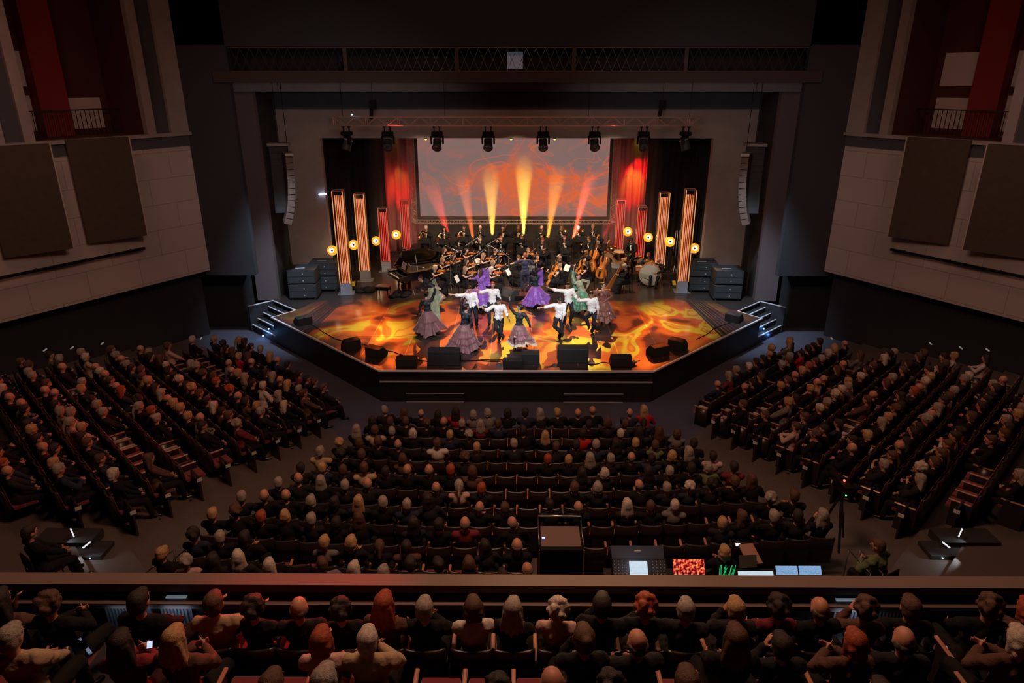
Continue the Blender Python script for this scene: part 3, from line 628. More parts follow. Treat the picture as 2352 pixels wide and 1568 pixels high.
def build_figure(p, voxel=.013, detail=True):
    """p: dict of the pose in local space, facing -Y, feet on z=0. Returns joint dict and meshes."""
    sc = p.get('h', 1.75)/1.75; fem = p.get('fem', False)
    hip = V(p.get('hip', (0, 0, .93)))*1.0; up = V(p.get('spine', (0, 0, 1))).normalized()
    sh_ax = V(p.get('sh', (1, 0, 0))); sh_ax = (sh_ax-up*sh_ax.dot(up)).normalized(); front = sh_ax.cross(up)*1.0   # (1,0,0)x(0,0,1) = (0,-1,0)
    hp_ax = V(p.get('hx', (1, 0, 0))).normalized()
    neck = hip+up*.50; shw = .165 if fem else .190
    shs = [neck-up*.035+sh_ax*s*shw for s in (-1, 1)]
    hd = V(p.get('head', (0, -1, 0))).normalized(); hup = V(p.get('hup', (0, 0, 1))); hup = (hup-hd*hup.dot(hd)).normalized(); hs = hup.cross(-hd).normalized()*1.0
    hk = p.get('hk', 1.05); B = Matrix((hs, -hd, hup)).transposed()*hk; hc = neck+up*(.115 if hk < 1.1 else .095)+hup*.09*hk+hd*.015
    J = dict(hip=hip, neck=neck, up=up, front=front, sh=shs, B=B, hc=hc, sax=sh_ax, hd=hd)
    hints = p.get('eh', ((-1, .3, -.8), (1, .3, -.8)))
    J['el'] = []; J['wr'] = []
    for s, t, hnt in zip(shs, p['hands'], hints):
        e, w_ = ik(s, t, .285, .255, hnt); J['el'].append(e); J['wr'].append(w_)
    kh = p.get('kh', ((-.1, -1, .1), (.1, -1, .1))); J['hj'] = [hip+hp_ax*s*.095-V((0, 0, .03)) for s in (-1, 1)]; J['kn'] = []; J['an'] = []
    for s, t, hnt in zip(J['hj'], p['feet'], kh):
        k, a = ik(s, t, .43, .42, hnt); J['kn'].append(k); J['an'].append(a)
    toes = p.get('toes', ((-.25, -1, -.25), (.25, -1, -.25))); J['toe'] = [a+V(t).normalized()*.17 for a, t in zip(J['an'], toes)]
    mb = MB(); Bt = Matrix((sh_ax, -front, up)).transposed(); BU = Matrix((hp_ax, hp_ax.cross(V((0, 0, 1)))*-1, V((0, 0, 1)))).transposed()
    # head
    mb.ell(hc+hup*.012, (.077, .096, .100), B, 12, 9); mb.ell(hc+B@V((0, -.028, -.062)), (.052, .058, .052), B, 10, 7)
    mb.ell(hc+B@V((0, -.100, -.012)), (.014, .020, .026), B, 6, 5); mb.ell(hc+B@V((0, -.078, .030)), (.05, .022, .014), B, 8, 5)
    for s in (-1, 1): mb.ell(hc+B@V((s*.078, .005, -.005)), (.012, .022, .034), B, 6, 5)
    mb.cap(neck-up*.03, .056, hc+B@V((0, .015, -.06)), .050)
    # trunk
    k = .9 if fem else 1
    mb.ell(hip+up*.36, (.160*k, .105, .17), Bt, 12, 8); mb.ell(hip+up*.18, (.128*k, .092, .17), Bt, 12, 8); mb.ell(hip, (.155, .115, .12), BU, 12, 8)
    mb.cap(shs[0], .052*k, shs[1], .052*k); mb.cap(neck-up*.02, .062, neck-up*.12, .1)
    if fem:
        for s in (-1, 1): mb.ell(hip+up*.34+front*.075+sh_ax*s*.07, (.062, .055, .06), Bt, 8, 6)
    ar = .86 if fem else 1
    for s, e, w_, q in zip(shs, J['el'], J['wr'], (0, 1)):
        mb.cap(s, .055*ar, e, .040*ar); mb.cap(e, .040*ar, w_, .026*ar)
        pd = V(p.get('palm', ((1, 0, 0), (-1, 0, 0)))[q]); hand(mb, w_, (w_-e), pd, p.get('curl', .6))
    for h, kn, a, to in zip(J['hj'], J['kn'], J['an'], J['toe']):
        mb.cap(h, .088, kn, .055); mb.cap(kn, .055, a, .035); mb.cap(a-V((0, 0, .02)), .036, to, .026)
    post = MB()
    if detail:
        for s in (-1, 1): post.ell(hc+B@V((s*.032, -.088, .010)), (.014, .008, .008), B, 6, 4); post.ell(hc+B@V((s*.033, -.092, .038)), (.020, .006, .005), B, 6, 4)
        post.ell(hc+B@V((0, -.086, -.060)), (.022, .008, .007), B, 6, 4)
    J['skin'] = remesh(mb, 'body', [SKIN, LIPS], voxel, 2, post if detail else None); J['Bt'] = Bt; J['BU'] = BU; J['fem'] = fem; J['hpx'] = hp_ax
    return J
def cloth_top(J, m, sleeve='long', loose=.016, voxel=.015, tail=.0, low=0, name='top'):
    mb = MB(); hip, up, Bt = J['hip'], J['up'], J['Bt']; k = .9 if J['fem'] else 1; g = loose
    mb.ell(hip+up*.36, (.160*k+g, .105+g, .165), Bt, 12, 8); mb.ell(hip+up*.18, (.130*k+g, .094+g, .18), Bt, 12, 8)
    if low != 2: mb.ell(hip+up*.03, (.152+g, .112+g, .12), J['BU'], 12, 8)
    if low != 1: mb.cap(J['sh'][0], .054*k+g, J['sh'][1], .054*k+g); mb.cap(J['neck']-up*.05, .062+g, J['neck']-up*.12, .1)
    if tail: mb.ell(hip-V((0, 0, tail*.5)), (.165+g, .125+g, tail+.05), J['BU'], 12, 8)
    if J['fem']:
        for s in (-1, 1): mb.ell(hip+up*.34+J['front']*.077+J['sax']*s*.07, (.062+g*.7, .055+g*.7, .06+g*.6), Bt, 8, 6)
    ar = .86 if J['fem'] else 1
    for i, (s, e, w_) in enumerate(zip(J['sh'], J['el'], J['wr'])):
        if sleeve in ('long', 'roll', 'short'): mb.cap(s, .058*ar+g, e, .043*ar+g) if sleeve != 'short' else mb.cap(s, .058*ar+g, s.lerp(e, .5), .05*ar+g)
        if sleeve == 'long': mb.cap(e, .043*ar+g, e.lerp(w_, .94), .030*ar+g*.8)
        if sleeve == 'roll': mb.cap(e, .045*ar+g*1.2, e.lerp(w_, .28), .045*ar+g)
    return remesh(mb, name, [m], voxel, 2, crease=.010 if voxel < .02 else 0)
def cloth_legs(J, m, g=.014, voxel=.015):
    mb = MB(); mb.ell(J['hip'], (.157+g, .116+g, .115), J['BU'], 12, 8)
    for h, kn, a in zip(J['hj'], J['kn'], J['an']): mb.cap(h, .090+g, kn, .060+g); mb.cap(kn, .060+g, a.lerp(kn, .06), .048+g)
    return remesh(mb, 'trousers', [m], voxel, 2, crease=.009 if voxel < .02 else 0)
def gown(J, m, voxel=.018):                     # long seated or standing skirt, one volume
    mb = MB(); mb.ell(J['hip'], (.175, .135, .13), J['BU'], 12, 8)
    km = (J['kn'][0]+J['kn'][1])/2; am = (J['an'][0]+J['an'][1])/2
    for h, kn, a in zip(J['hj'], J['kn'], J['an']): mb.cap(h, .12, kn, .10); mb.cap(kn, .10, a+V((0, 0, .02)), .13)
    mb.cap(J['hip'], .14, km, .15); mb.cap(km, .14, am+V((0, 0, .05)), .17); 
    return remesh(mb, 'skirt', [m], voxel, 3, crease=.018)
def shoes(J, m, voxel=.012):
    mb = MB()
    for a, t in zip(J['an'], J['toe']): d = (t-a).normalized(); mb.cap(a-V((0, 0, .03))-d*.02, .043, t, .034)
    return remesh(mb, 'shoes', [m], voxel, 1)
def hair(J, style, m, voxel=.012):
    mb = MB(); B = J['B']; c = J['hc']; q = lambda x, y, z: c+B@V((x, y, z))
    def pt(x, y, z, r): mb.ell(q(x, y, z), r, B, 10, 7)
    if style == 'bald':
        for s in (-1, 1): pt(s*.066, .030, -.012, (.018, .05, .038))
        pt(0, .074, -.025, (.062, .030, .045))
    else:
        pt(0, .018, .034, (.089, .099, .088)); pt(0, .045, -.01, (.085, .072, .085)); pt(0, -.045, .080, (.058, .05, .03))
    if style in ('long', 'ponytail'):
        if style == 'long':
            for s in (-1, -.5, 0, .5, 1): mb.cap(q(s*.055, .06, 0), .040, q(s*.088, .075-.02*abs(s), -.15), .034); mb.cap(q(s*.088, .075-.02*abs(s), -.15), .034, q(s*.10, .07-.03*abs(s), -.25+.03*abs(s)), .016)
            for s in (-1, 1): mb.cap(q(s*.078, 0, .02), .022, q(s*.088, .02, -.16), .026)
        else: mb.cap(q(0, .10, .03), .035, q(0, .14, -.12), .035); mb.cap(q(0, .14, -.12), .035, q(0, .12, -.28), .015)
    if style == 'bob':
        for s in (-1, 1): mb.cap(q(s*.072, .015, .02), .032, q(s*.078, .02, -.075), .030)
        mb.cap(q(-.05, .07, -.01), .045, q(.05, .07, -.01), .045); mb.cap(q(-.05, .065, -.08), .035, q(.05, .065, -.08), .035)
    if style == 'bun': pt(0, .105, .05, (.045, .04, .045))
    if style == 'curly':
        r2 = random.Random(5)
        for i in range(34):
            a = r2.uniform(0, 6.28); e = r2.uniform(-.5, 1.5); x, y, z = math.cos(a)*math.cos(e)*.088, math.sin(a)*math.cos(e)*.095+.03, math.sin(e)*.09+.03
            if y < -.055 and z < .07: continue
            pt(x, y, z, (.03,)*3)
    if style == 'slick': pass
    return remesh(mb, 'hair', [m], voxel, 1)
def place(J, name_label, cat='person', loc=(0, 0, 0), rz=0, group=None, skin=None, sc=1):
    o = mk('person', J['skin']); o.location = loc; o.rotation_euler = (0, 0, rz); o.scale = (sc,)*3
    tag(o, name_label, cat, group)
    if skin: o.material_slots[0].link = 'OBJECT'; o.material_slots[0].material = skin
    return o
def child(o, me, name=None, m=None):
    c = mk(name or me.name.split('.')[0], me, o)
    if m: c.material_slots[0].link = 'OBJECT'; c.material_slots[0].material = m
    return c

# ---------------------------------------------------------------- dancers
def skirt(waist, L, Rr, cols, seed, gather=None, hem_mat=None, sweep=(0, 0), n=96, tiers=4, name='ruffled_skirt'):
    """A flamenco skirt: a flared sheet with deep folds and ruffled tiers; gather = list of (angle, lift, out) where a hand lifts it."""
    r2 = random.Random(seed); ph = [r2.uniform(0, 6.28) for _ in range(6)]; rows = 28; vs = []; fs = []
    for j in range(rows+1):
        t = j/rows; fl = .75*t**.55+.25*t**2; tier = (t*tiers) % 1.0 if j < rows else 1
        for k in range(n):
            a = 2*math.pi*k/n; fold = .05+.12*math.sin(5*a+ph[0]+t*1.5)+.10*math.sin(11*a+ph[1]-t*2)+.08*math.sin(19*a+ph[2])+.05*math.sin(31*a+ph[3]+t*5)
            r = .135+(Rr-.135)*fl*(1+fold*t)+.05*tier*t*(1+.5*math.sin(24*a+ph[4]+int(t*tiers)*2))
            z = -L*t*(1+.10*math.sin(3*a+ph[5])*t+.04*math.sin(8*a+ph[1])*t); x = math.cos(a)*r+sweep[0]*t*t; y = math.sin(a)*r+sweep[1]*t*t
            if gather:
                for ga, lift, out in gather:
                    d = math.cos(a-ga); wgt = max(0, d)**5*t**1.3
                    z += lift*wgt; x += math.cos(ga)*out*wgt; y += math.sin(ga)*out*wgt
            vs.append(waist+V((x, y, z)))
    for j in range(rows):
        for k in range(n): fs.append((j*n+k, j*n+(k+1) % n, (j+1)*n+(k+1) % n, (j+1)*n+k))
    mb = MB(); mb.add(vs, fs)
    me = mb.mesh(name, cols, True)
    if isinstance(cols, list):
        me.polygons.foreach_set('material_index', [1 if (i//n) >= rows-3 else 0 for i in range(len(fs))])
    return me
MAUVE = mat('mauve_satin', (.20, .085, .095), .48, sheen=.5, bump=.5, bscale=16, var=.3, vscale=7)
PURPLE = mat('purple_satin', (.26, .085, .48), .42, sheen=.5, bump=.5, bscale=16, var=.3, vscale=7)
GREENS = mat('green_satin', (.09, .30, .18), .42, sheen=.5, bump=.5, bscale=16, var=.3, vscale=7)
SAGE = mat('sage_satin', (.34, .38, .24), .42, sheen=.5, bump=.5, bscale=16, var=.3, vscale=7)
RUST = mat('rust_satin', (.22, .075, .05), .45, sheen=.5, bump=.5, bscale=16, var=.3, vscale=7)
LINING = mat('pale_lining', (.55, .55, .60), .5, bump=.4, bscale=16)
LEO = mat('black_leotard', (.012, .016, .022), .6)
BROWNH = mat('hair_brown', (.05, .025, .014), .5); DBL = mat('hair_dark_blond', (.22, .14, .07), .5); GREY = mat('hair_grey', (.42, .39, .36), .55)
REDH = mat('hair_red', (.22, .05, .02), .5); WHH = mat('hair_white', (.62, .58, .53), .6)
def px2loc(base, pts, rz):                      # pixel targets on the dancer's own upright plane -> local coordinates
    out = []
    Mi = Matrix.Rotation(-rz, 3, 'Z')
    for px, py, dy in pts:
        p = PY(px, py, base.y+dy); out.append(Mi @ (p-base))
    return out
def man(label, foot, head_px, hands_px, rz, feet, kh=None, eh=None, headdir=(0, -1, -.35), hairm=DARKHAIR, spine=None, hip=None, style='short'):
    base = PZ(*foot); hl = px2loc(base, [(head_px[0], head_px[1], 0)], rz)[0]
    hipz = hip or V((hl.x*.3, 0, .88)); top = V((hl.x, hl.y, hl.z)); sp = spine or (top-hipz)
    hd = px2loc(base, [(x, y, d) for x, y, d in hands_px], rz)
    J = build_figure(dict(hip=hipz, spine=sp, hands=hd, feet=feet, kh=kh or ((-.3, -1, .1), (.3, -1, .1)), head=headdir, eh=eh or ((-.3, .4, -1), (.3, .4, -1)), curl=.35), .012)
    o = place(J, label, loc=base, rz=rz)
    child(o, cloth_legs(J, TROUS)); child(o, cloth_top(J, SHIRT, 'roll', .018, name='shirt')); child(o, hair(J, style, hairm)); child(o, shoes(J, SHOE))
    # waistcoat points and belt
    mb = MB(); 
    for s in (-1, 1): mb.ell(J['hip']+J['up']*.01+J['front']*.098+J['sax']*s*.05, (.05, .03, .075), J['Bt'], 10, 7)
    child(o, remesh(mb, 'waistcoat_point', [SHIRT], .012, 1)); 
    mb = MB(); mb.ell(J['neck']-J['up']*.06+J['front']*.085, (.05, .018, .02), J['Bt'], 8, 5); mb.obj('bow_tie', TUX, o, True)
    return o
man('dancer in white shirt, arms spread, head down, behind the mauve skirt at left', (1087, 752), (1079, 672), ((1037, 676, -.2), (1103, 722, -.2)), 0, ((-.05, 0, .08), (.12, .1, .08)), hairm=DARKHAIR, style='slick')
man('dancer in white shirt and short beard near the purple dress at left, rear man', (1131, 742), (1132, 652), ((1096, 664, -.15), (1152, 712, -.1)), 0, ((-.10, -.35, .10), (.08, .1, .08)), headdir=(.1, -1, -.1), hairm=REDH)
man('dancer in white shirt at front centre, one leg crossed in front of the other', (1146, 783), (1145, 690), ((1109, 707, -.2), (1171, 738, -.1)), 0, ((.17, -.30, .28), (0.0, .0, .08)), kh=((-.5, -1, .2), (.2, -1, 0)), headdir=(-.1, -1, -.6))
man('dancer in white shirt with raised bent knee, front right man', (1283, 780), (1285, 690), ((1239, 707, -.2), (1292, 740, -.3)), 0, ((.13, -.34, .36), (.02, .0, .08)), kh=((-.9, -.9, .2), (.2, -1, 0)), headdir=(.2, -1, -.7))
man('tall dancer in white shirt, left arm flung out, behind the other men at right', (1306, 742), (1303, 648), ((1256, 660, .15), (1330, 690, -.2)), 0, ((-.14, .1, .08), (.05, -.1, .08)), headdir=(0, -1, -.4))
man('rightmost dancer in white shirt, knee lifted, beside the rust skirt', (1358, 766), (1357, 674), ((1328, 678, -.1), (1376, 728, -.2)), 0, ((-.14, -.38, .42), (.02, .0, .08)), kh=((-.6, -1, .3), (.2, -1, 0)), headdir=(-.1, -1, -.45))

def woman(label, foot, head_px, hands_px, rz, skirtm, L=.92, Rr=.5, gather=None, sweep=(0, 0), top=LEO, sleeve='long', hm=DARKHAIR, style='bun', headdir=(0, -1, .05), feet=((-.1, 0, .09), (.14, -.1, .09)), lining=None, tights=None, seed=1, hipdx=0, n_t=4, wrap=None, eh=None):
    base = PZ(*foot); hl = px2loc(base, [(head_px[0], head_px[1], 0)], rz)[0]; hipz = V((hipdx, 0, .86))
    hd = px2loc(base, [(x, y, d) for x, y, d in hands_px], rz)
    J = build_figure(dict(hip=hipz, spine=hl-hipz, hands=hd, feet=feet, head=headdir, fem=True, eh=eh or ((-1, .2, -.3), (1, .2, -.3)), curl=.4), .012)
    o = place(J, label, loc=base, rz=rz, skin=SKIN2)
    child(o, cloth_top(J, top, sleeve, .008, low=0, voxel=.013, name='leotard')); child(o, hair(J, style, hm)); child(o, shoes(J, SHOE))
    w_ = J['hip']+J['up']*.06; child(o, skirt(w_, L, Rr, [skirtm, lining or skirtm], seed, gather, sweep=sweep, tiers=n_t))
    if tights:
        mb = MB()
        for kn, a in zip(J['kn'], J['an']): mb.cap(kn, .062, a, .042)
        child(o, remesh(mb, 'stockings', [tights], .013, 1))
    if wrap:                                    # raised length of cloth swung from the skirt up to a hand
        a0, hpt, m_, wd = wrap; hpt = J['wr'][hpt]; vs = []; fs = []; a0 = w_+V(a0)
        for i in range(15):
            for j in range(7):
                t = i/14; u = (j/6-.5)*wd*(1-.55*t); p = a0.lerp(hpt, t); p = p+V((u, .06*math.sin(j*2.1+i*.5)+.1*math.sin(t*3.1), -.16*math.sin(t*math.pi)+.04*math.sin(i*1.4+j))); vs.append(p)
        for i in range(14):
            for j in range(6): fs.append((i*7+j, i*7+j+1, (i+1)*7+j+1, (i+1)*7+j))
        q = MB().add(vs, fs).obj('raised_skirt_cloth', m_, o, True); q.modifiers.new('s', 'SOLIDIFY').thickness = .012; q.modifiers.new('b', 'SUBSURF').levels = 1
    return o
PI = math.pi
woman('dancer seen from behind in black top and mauve ruffled skirt, leftmost', (985, 766), (979, 680), ((962, 722, .1), (1000, 660, -.1)), 0, MAUVE, L=.80, Rr=.50, sweep=(.02, .05), headdir=(0, 1, -.1), style='bun', seed=3, wrap=((.22, 0, -.45), 1, SAGE, .5), gather=[(.3, .15, .1)], n_t=2)
woman('dancer in sage green skirt raised overhead beside the violinist, behind the mauve skirt at left', (998, 705), (980, 652), ((966, 665, -.1), (994, 640, 0)), 0, SAGE, L=.80, Rr=.36, headdir=(-.6, -1, 0), seed=8, wrap=((.15, 0, -.1), 1, SAGE, .45), lining=RUST, gather=[(0, .5, .1)])
woman('dancer in voluminous mauve skirt and black top at the front left, arm raised', (1067, 800), (1071, 711), ((1064, 682, 0), (1080, 760, -.1)), 0, MAUVE, L=.84, Rr=.56, headdir=(.8, .6, 0), seed=5, wrap=((.1, .05, -.4), 0, MAUVE, .42), sweep=(-.05, .05), n_t=4)
woman('dancer in mauve skirt with cream underskirt at front centre, arm thrown up', (1192, 801), (1194, 715), ((1171, 690, 0), (1219, 753, -.1)), 0, MAUVE, L=.66, Rr=.44, headdir=(-.9, .3, .1), seed=7, sweep=(.12, 0), lining=mat('cream_ruffle', (.55, .5, .38), .6), tights=LEO, feet=((-.15, -.2, .09), (.25, .2, .12)), hm=DARKHAIR)
woman('dancer in bright purple dress with pale lining, left of the conductor', (1107, 706), (1103, 634), ((1120, 612, 0), (1083, 640, 0)), 0, PURPLE, L=.78, Rr=.50, top=PURPLE, headdir=(-.8, .1, .2), seed=9, wrap=((.1, 0, .05), 0, PURPLE, .6), lining=LINING, gather=[(2.7, .5, .15)], hm=BROWNH, style='long')
woman('dancer in purple dress turning beside the conductor', (1230, 704), (1228, 634), ((1243, 616, 0), (1214, 655, 0)), 0, PURPLE, L=.74, Rr=.47, top=LEO, headdir=(.5, .9, .2), seed=12, wrap=((.1, 0, .05), 0, PURPLE, .5), hm=DARKHAIR, style='long', gather=[(.2, .3, .1)])
woman('dancer in shiny green skirt behind the men on the right', (1336, 716), (1327, 640), ((1317, 622, 0), (1348, 660, 0)), 0, GREENS, L=.70, Rr=.45, top=SAGE, headdir=(.7, -.7, 0), seed=14, wrap=((-.05, 0, .0), 0, GREENS, .5), tights=None, hm=BROWNH, gather=[(3, .3, .1)])
woman('dancer in rust brown ruffled skirt, rightmost, looking left in white stockings', (1386, 742), (1384, 662), ((1369, 668, 0), (1392, 690, -.1)), 0, RUST, L=.68, Rr=.42, top=RUST, headdir=(.9, -.5, .1), seed=15, tights=WHITE, hm=BROWNH, wrap=((-.1, 0, -.1), 0, RUST, .5), feet=((-.05, .1, .1), (.2, -.15, .09)))

# ---------------------------------------------------------------- orchestra: instruments
def fiddle_outline(L):
    pts = [(0, 0), (.02, .16), (.09, .26), (.2, .293), (.31, .265), (.40, .20), (.47, .158), (.55, .152), (.62, .18), (.69, .215), (.79, .237), (.88, .22), (.95, .15), (.99, .06)]
    left = [(-x*L, (t-.5)*L) for t, x in pts]; right = [(x*L, (t-.5)*L) for t, x in reversed(pts[1:])]; return left+right
def fiddle(kind, Lb, label, cat, group, m):     # strings face -Y, scroll up +Z
    t = thing(kind, label, cat, group=group); th = Lb*(.11 if kind == 'violin' else .17)
    mb = MB(); mb.T = Matrix.Rotation(R(90), 4, 'X'); mb.prism(fiddle_outline(Lb), -th/2, th/2); b = bevel(mb.obj('body', m, t), Lb*.03, 3)
    nk = Lb*.50*(1.25 if kind != 'violin' else 1.1); z0 = Lb*.5
    MB().add([(-.035*Lb, -th*.55, z0-.28*Lb), (.035*Lb, -th*.55, z0-.28*Lb), (.022*Lb, -th*.7, z0+nk*.8), (-.022*Lb, -th*.7, z0+nk*.8), (-.035*Lb, -th*.85, z0-.28*Lb), (.035*Lb, -th*.85, z0-.28*Lb), (.022*Lb, -th*.95, z0+nk*.8), (-.022*Lb, -th*.95, z0+nk*.8)],
        [(0, 1, 2, 3), (7, 6, 5, 4), (0, 4, 5, 1), (1, 5, 6, 2), (2, 6, 7, 3), (3, 7, 4, 0)]).obj('fingerboard', EBONY, t)
    mb = MB(); mb.tube([(0, -th*.3, z0-.02*Lb), (0, -th*.5, z0+nk*.8), (0, -th*.2, z0+nk)], [.035*Lb, .028*Lb, .028*Lb], 8); mb.lathe([(0, -.035*Lb), (.04*Lb, -.035*Lb), (.04*Lb, .035*Lb), (0, .035*Lb)], 10); n0 = len(mb.v)
    for i in range(n0-40, n0): x, y, z = mb.v[i]; mb.v[i] = (z, y-th*.15, x+z0+nk)
    mb.obj('neck_and_scroll', m, t, True)
    MB().box(-.11*Lb, .11*Lb, -th*.5-.085*Lb, -th*.5, -.07*Lb, -.055*Lb).obj('bridge', mat('maple', (.6, .42, .2), .5), t)
    MB().add([(-.03*Lb, -th*.55, -.42*Lb), (.03*Lb, -th*.55, -.42*Lb), (.05*Lb, -th*.62, -.15*Lb), (-.05*Lb, -th*.62, -.15*Lb), (-.03*Lb, -th*.65, -.42*Lb), (.03*Lb, -th*.65, -.42*Lb), (.05*Lb, -th*.75, -.15*Lb), (-.05*Lb, -th*.75, -.15*Lb)],
        [(0, 1, 2, 3), (7, 6, 5, 4), (0, 4, 5, 1), (1, 5, 6, 2), (2, 6, 7, 3), (3, 7, 4, 0)]).obj('tailpiece', EBONY, t)
    if kind != 'violin': mb = MB(); mb.tube([(0, 0, -Lb*.5), (0, 0, -Lb*.5-.28*min(Lb, 1))], .008, 6); mb.obj('endpin', METAL, t)
    return note_kids(t)
PRO = {}
def inst(kind, make, M, label, cat, group):
    if kind not in PRO: PRO[kind] = make(); o = PRO[kind]
    else: o = copy_tree(PRO[kind])
    o.matrix_world = M; tag(o, label, cat, group); return o
def frame(pos, up, fr):
    z = V(up).normalized(); y = -V(fr); y = (y-z*y.dot(z)).normalized(); x = y.cross(z)
    return Matrix.Translation(pos) @ Matrix((x, y, z)).transposed().to_4x4()
def bow(a, b, label, group='string bows', cat='bow'):
    a = V(a); b = V(b); t = thing('bow', label, cat, a, group=group); d = b-a
    mb = MB(); mb.tube([(0, 0, 0), d], .007, 5); mb.obj('stick', mat('bow_wood', (.30, .10, .03), .4), t)
    o = V((0, 0, .022)); mb = MB(); mb.bar(d*.03-o, d*.97-o, .006, .002); mb.obj('hair_ribbon', mat('bow_hair', (.7, .66, .55), .6), t)
    return t
def chair(loc, rz, label, group='black orchestra chairs'):
    if 'chair' not in PRO:
        t = thing('orchestra_chair', label, 'chair', loc, rz, group)
        bevel(MB().box(-.22, .22, -.22, .22, .43, .47).obj('seat', TUX, t)); bevel(MB().box(-.2, .2, .21, .24, .62, .86).obj('backrest', TUX, t))
        for x in (-.2, .2):
            for y in (-.2, .22): mb = MB(); mb.tube([(x, y, 0), (x*.95, y*.95, .43 if y < 0 else .8)], .012, 6); mb.obj('leg', DMETAL, t)
        PRO['chair'] = note_kids(t); return t
    return dup(PRO['chair'], loc, rz, label, group)
def stand(loc, rz, label, h=1.05, sheet=True, group='black music stands'):
    if 'stand' not in PRO:
        t = thing('music_stand', label, 'music stand', loc, rz, group)
        mb = MB(); mb.tube([(0, 0, .1), (0, 0, h)], .012, 8); mb.obj('pole', BLACK, t)
        for k in range(3): a = k*2.094; mb = MB(); mb.tube([(0, 0, .22), (.26*math.cos(a), .26*math.sin(a), .01)], .009, 6); mb.obj('leg', BLACK, t)
        mb = MB(); mb.T = Matrix.Translation((0, 0, h+.02)) @ Matrix.Rotation(R(-25), 4, 'X'); mb.box(-.24, .24, -.006, .006, -.08, .22); mb.box(-.24, .24, -.05, .0, -.09, -.08); mb.obj('desk', BLACK, t)
        PRO['stand'] = note_kids(t); o = t
    else: o = dup(PRO['stand'], loc, rz, label, group)
    if sheet:
        mb = MB(); mb.T = Matrix.Rotation(R(-25), 4, 'X'); mb.box(-.2, .2, .008, .014, -.06, .24); s = mb.obj('sheet_music', WHITE)
        s.location = V(loc)+V((0, 0, h+.02)); s.rotation_euler = (0, 0, rz); tag(s, 'sheets on the '+label, 'sheet music', 'sheet music on the stands')
    return o
def mic(loc, rz, label, h=1.5, boom=.6, tilt=25, group='boom microphone stands'):
    t = thing('microphone_stand', label, 'microphone stand', loc, rz, group)
    mb = MB(); mb.tube([(0, 0, .1), (0, 0, h)], .011, 6); mb.obj('pole', mat('stand_grey', (.22, .24, .28), .3, .7), t)
    e = V((boom*math.cos(R(tilt)), 0, boom*math.sin(R(tilt)))); b0 = V((0, 0, h)); mb = MB(); mb.tube([b0-e*.35, b0+e], .009, 6); mb.obj('boom_arm', MATS['stand_grey'], t)
    mb = MB(); mb.tube([b0+e, b0+e+V((.09, 0, -.05))], [.013, .018], 8); mb.obj('microphone', mat('mic_grey', (.3, .32, .36), .35, .6), t)
    for k in range(3): a = k*2.094+.4; mb = MB(); mb.tube([(0, 0, .28), (.30*math.cos(a), .30*math.sin(a), .01)], .009, 6); mb.obj('leg', MATS['stand_grey'], t)
    return t
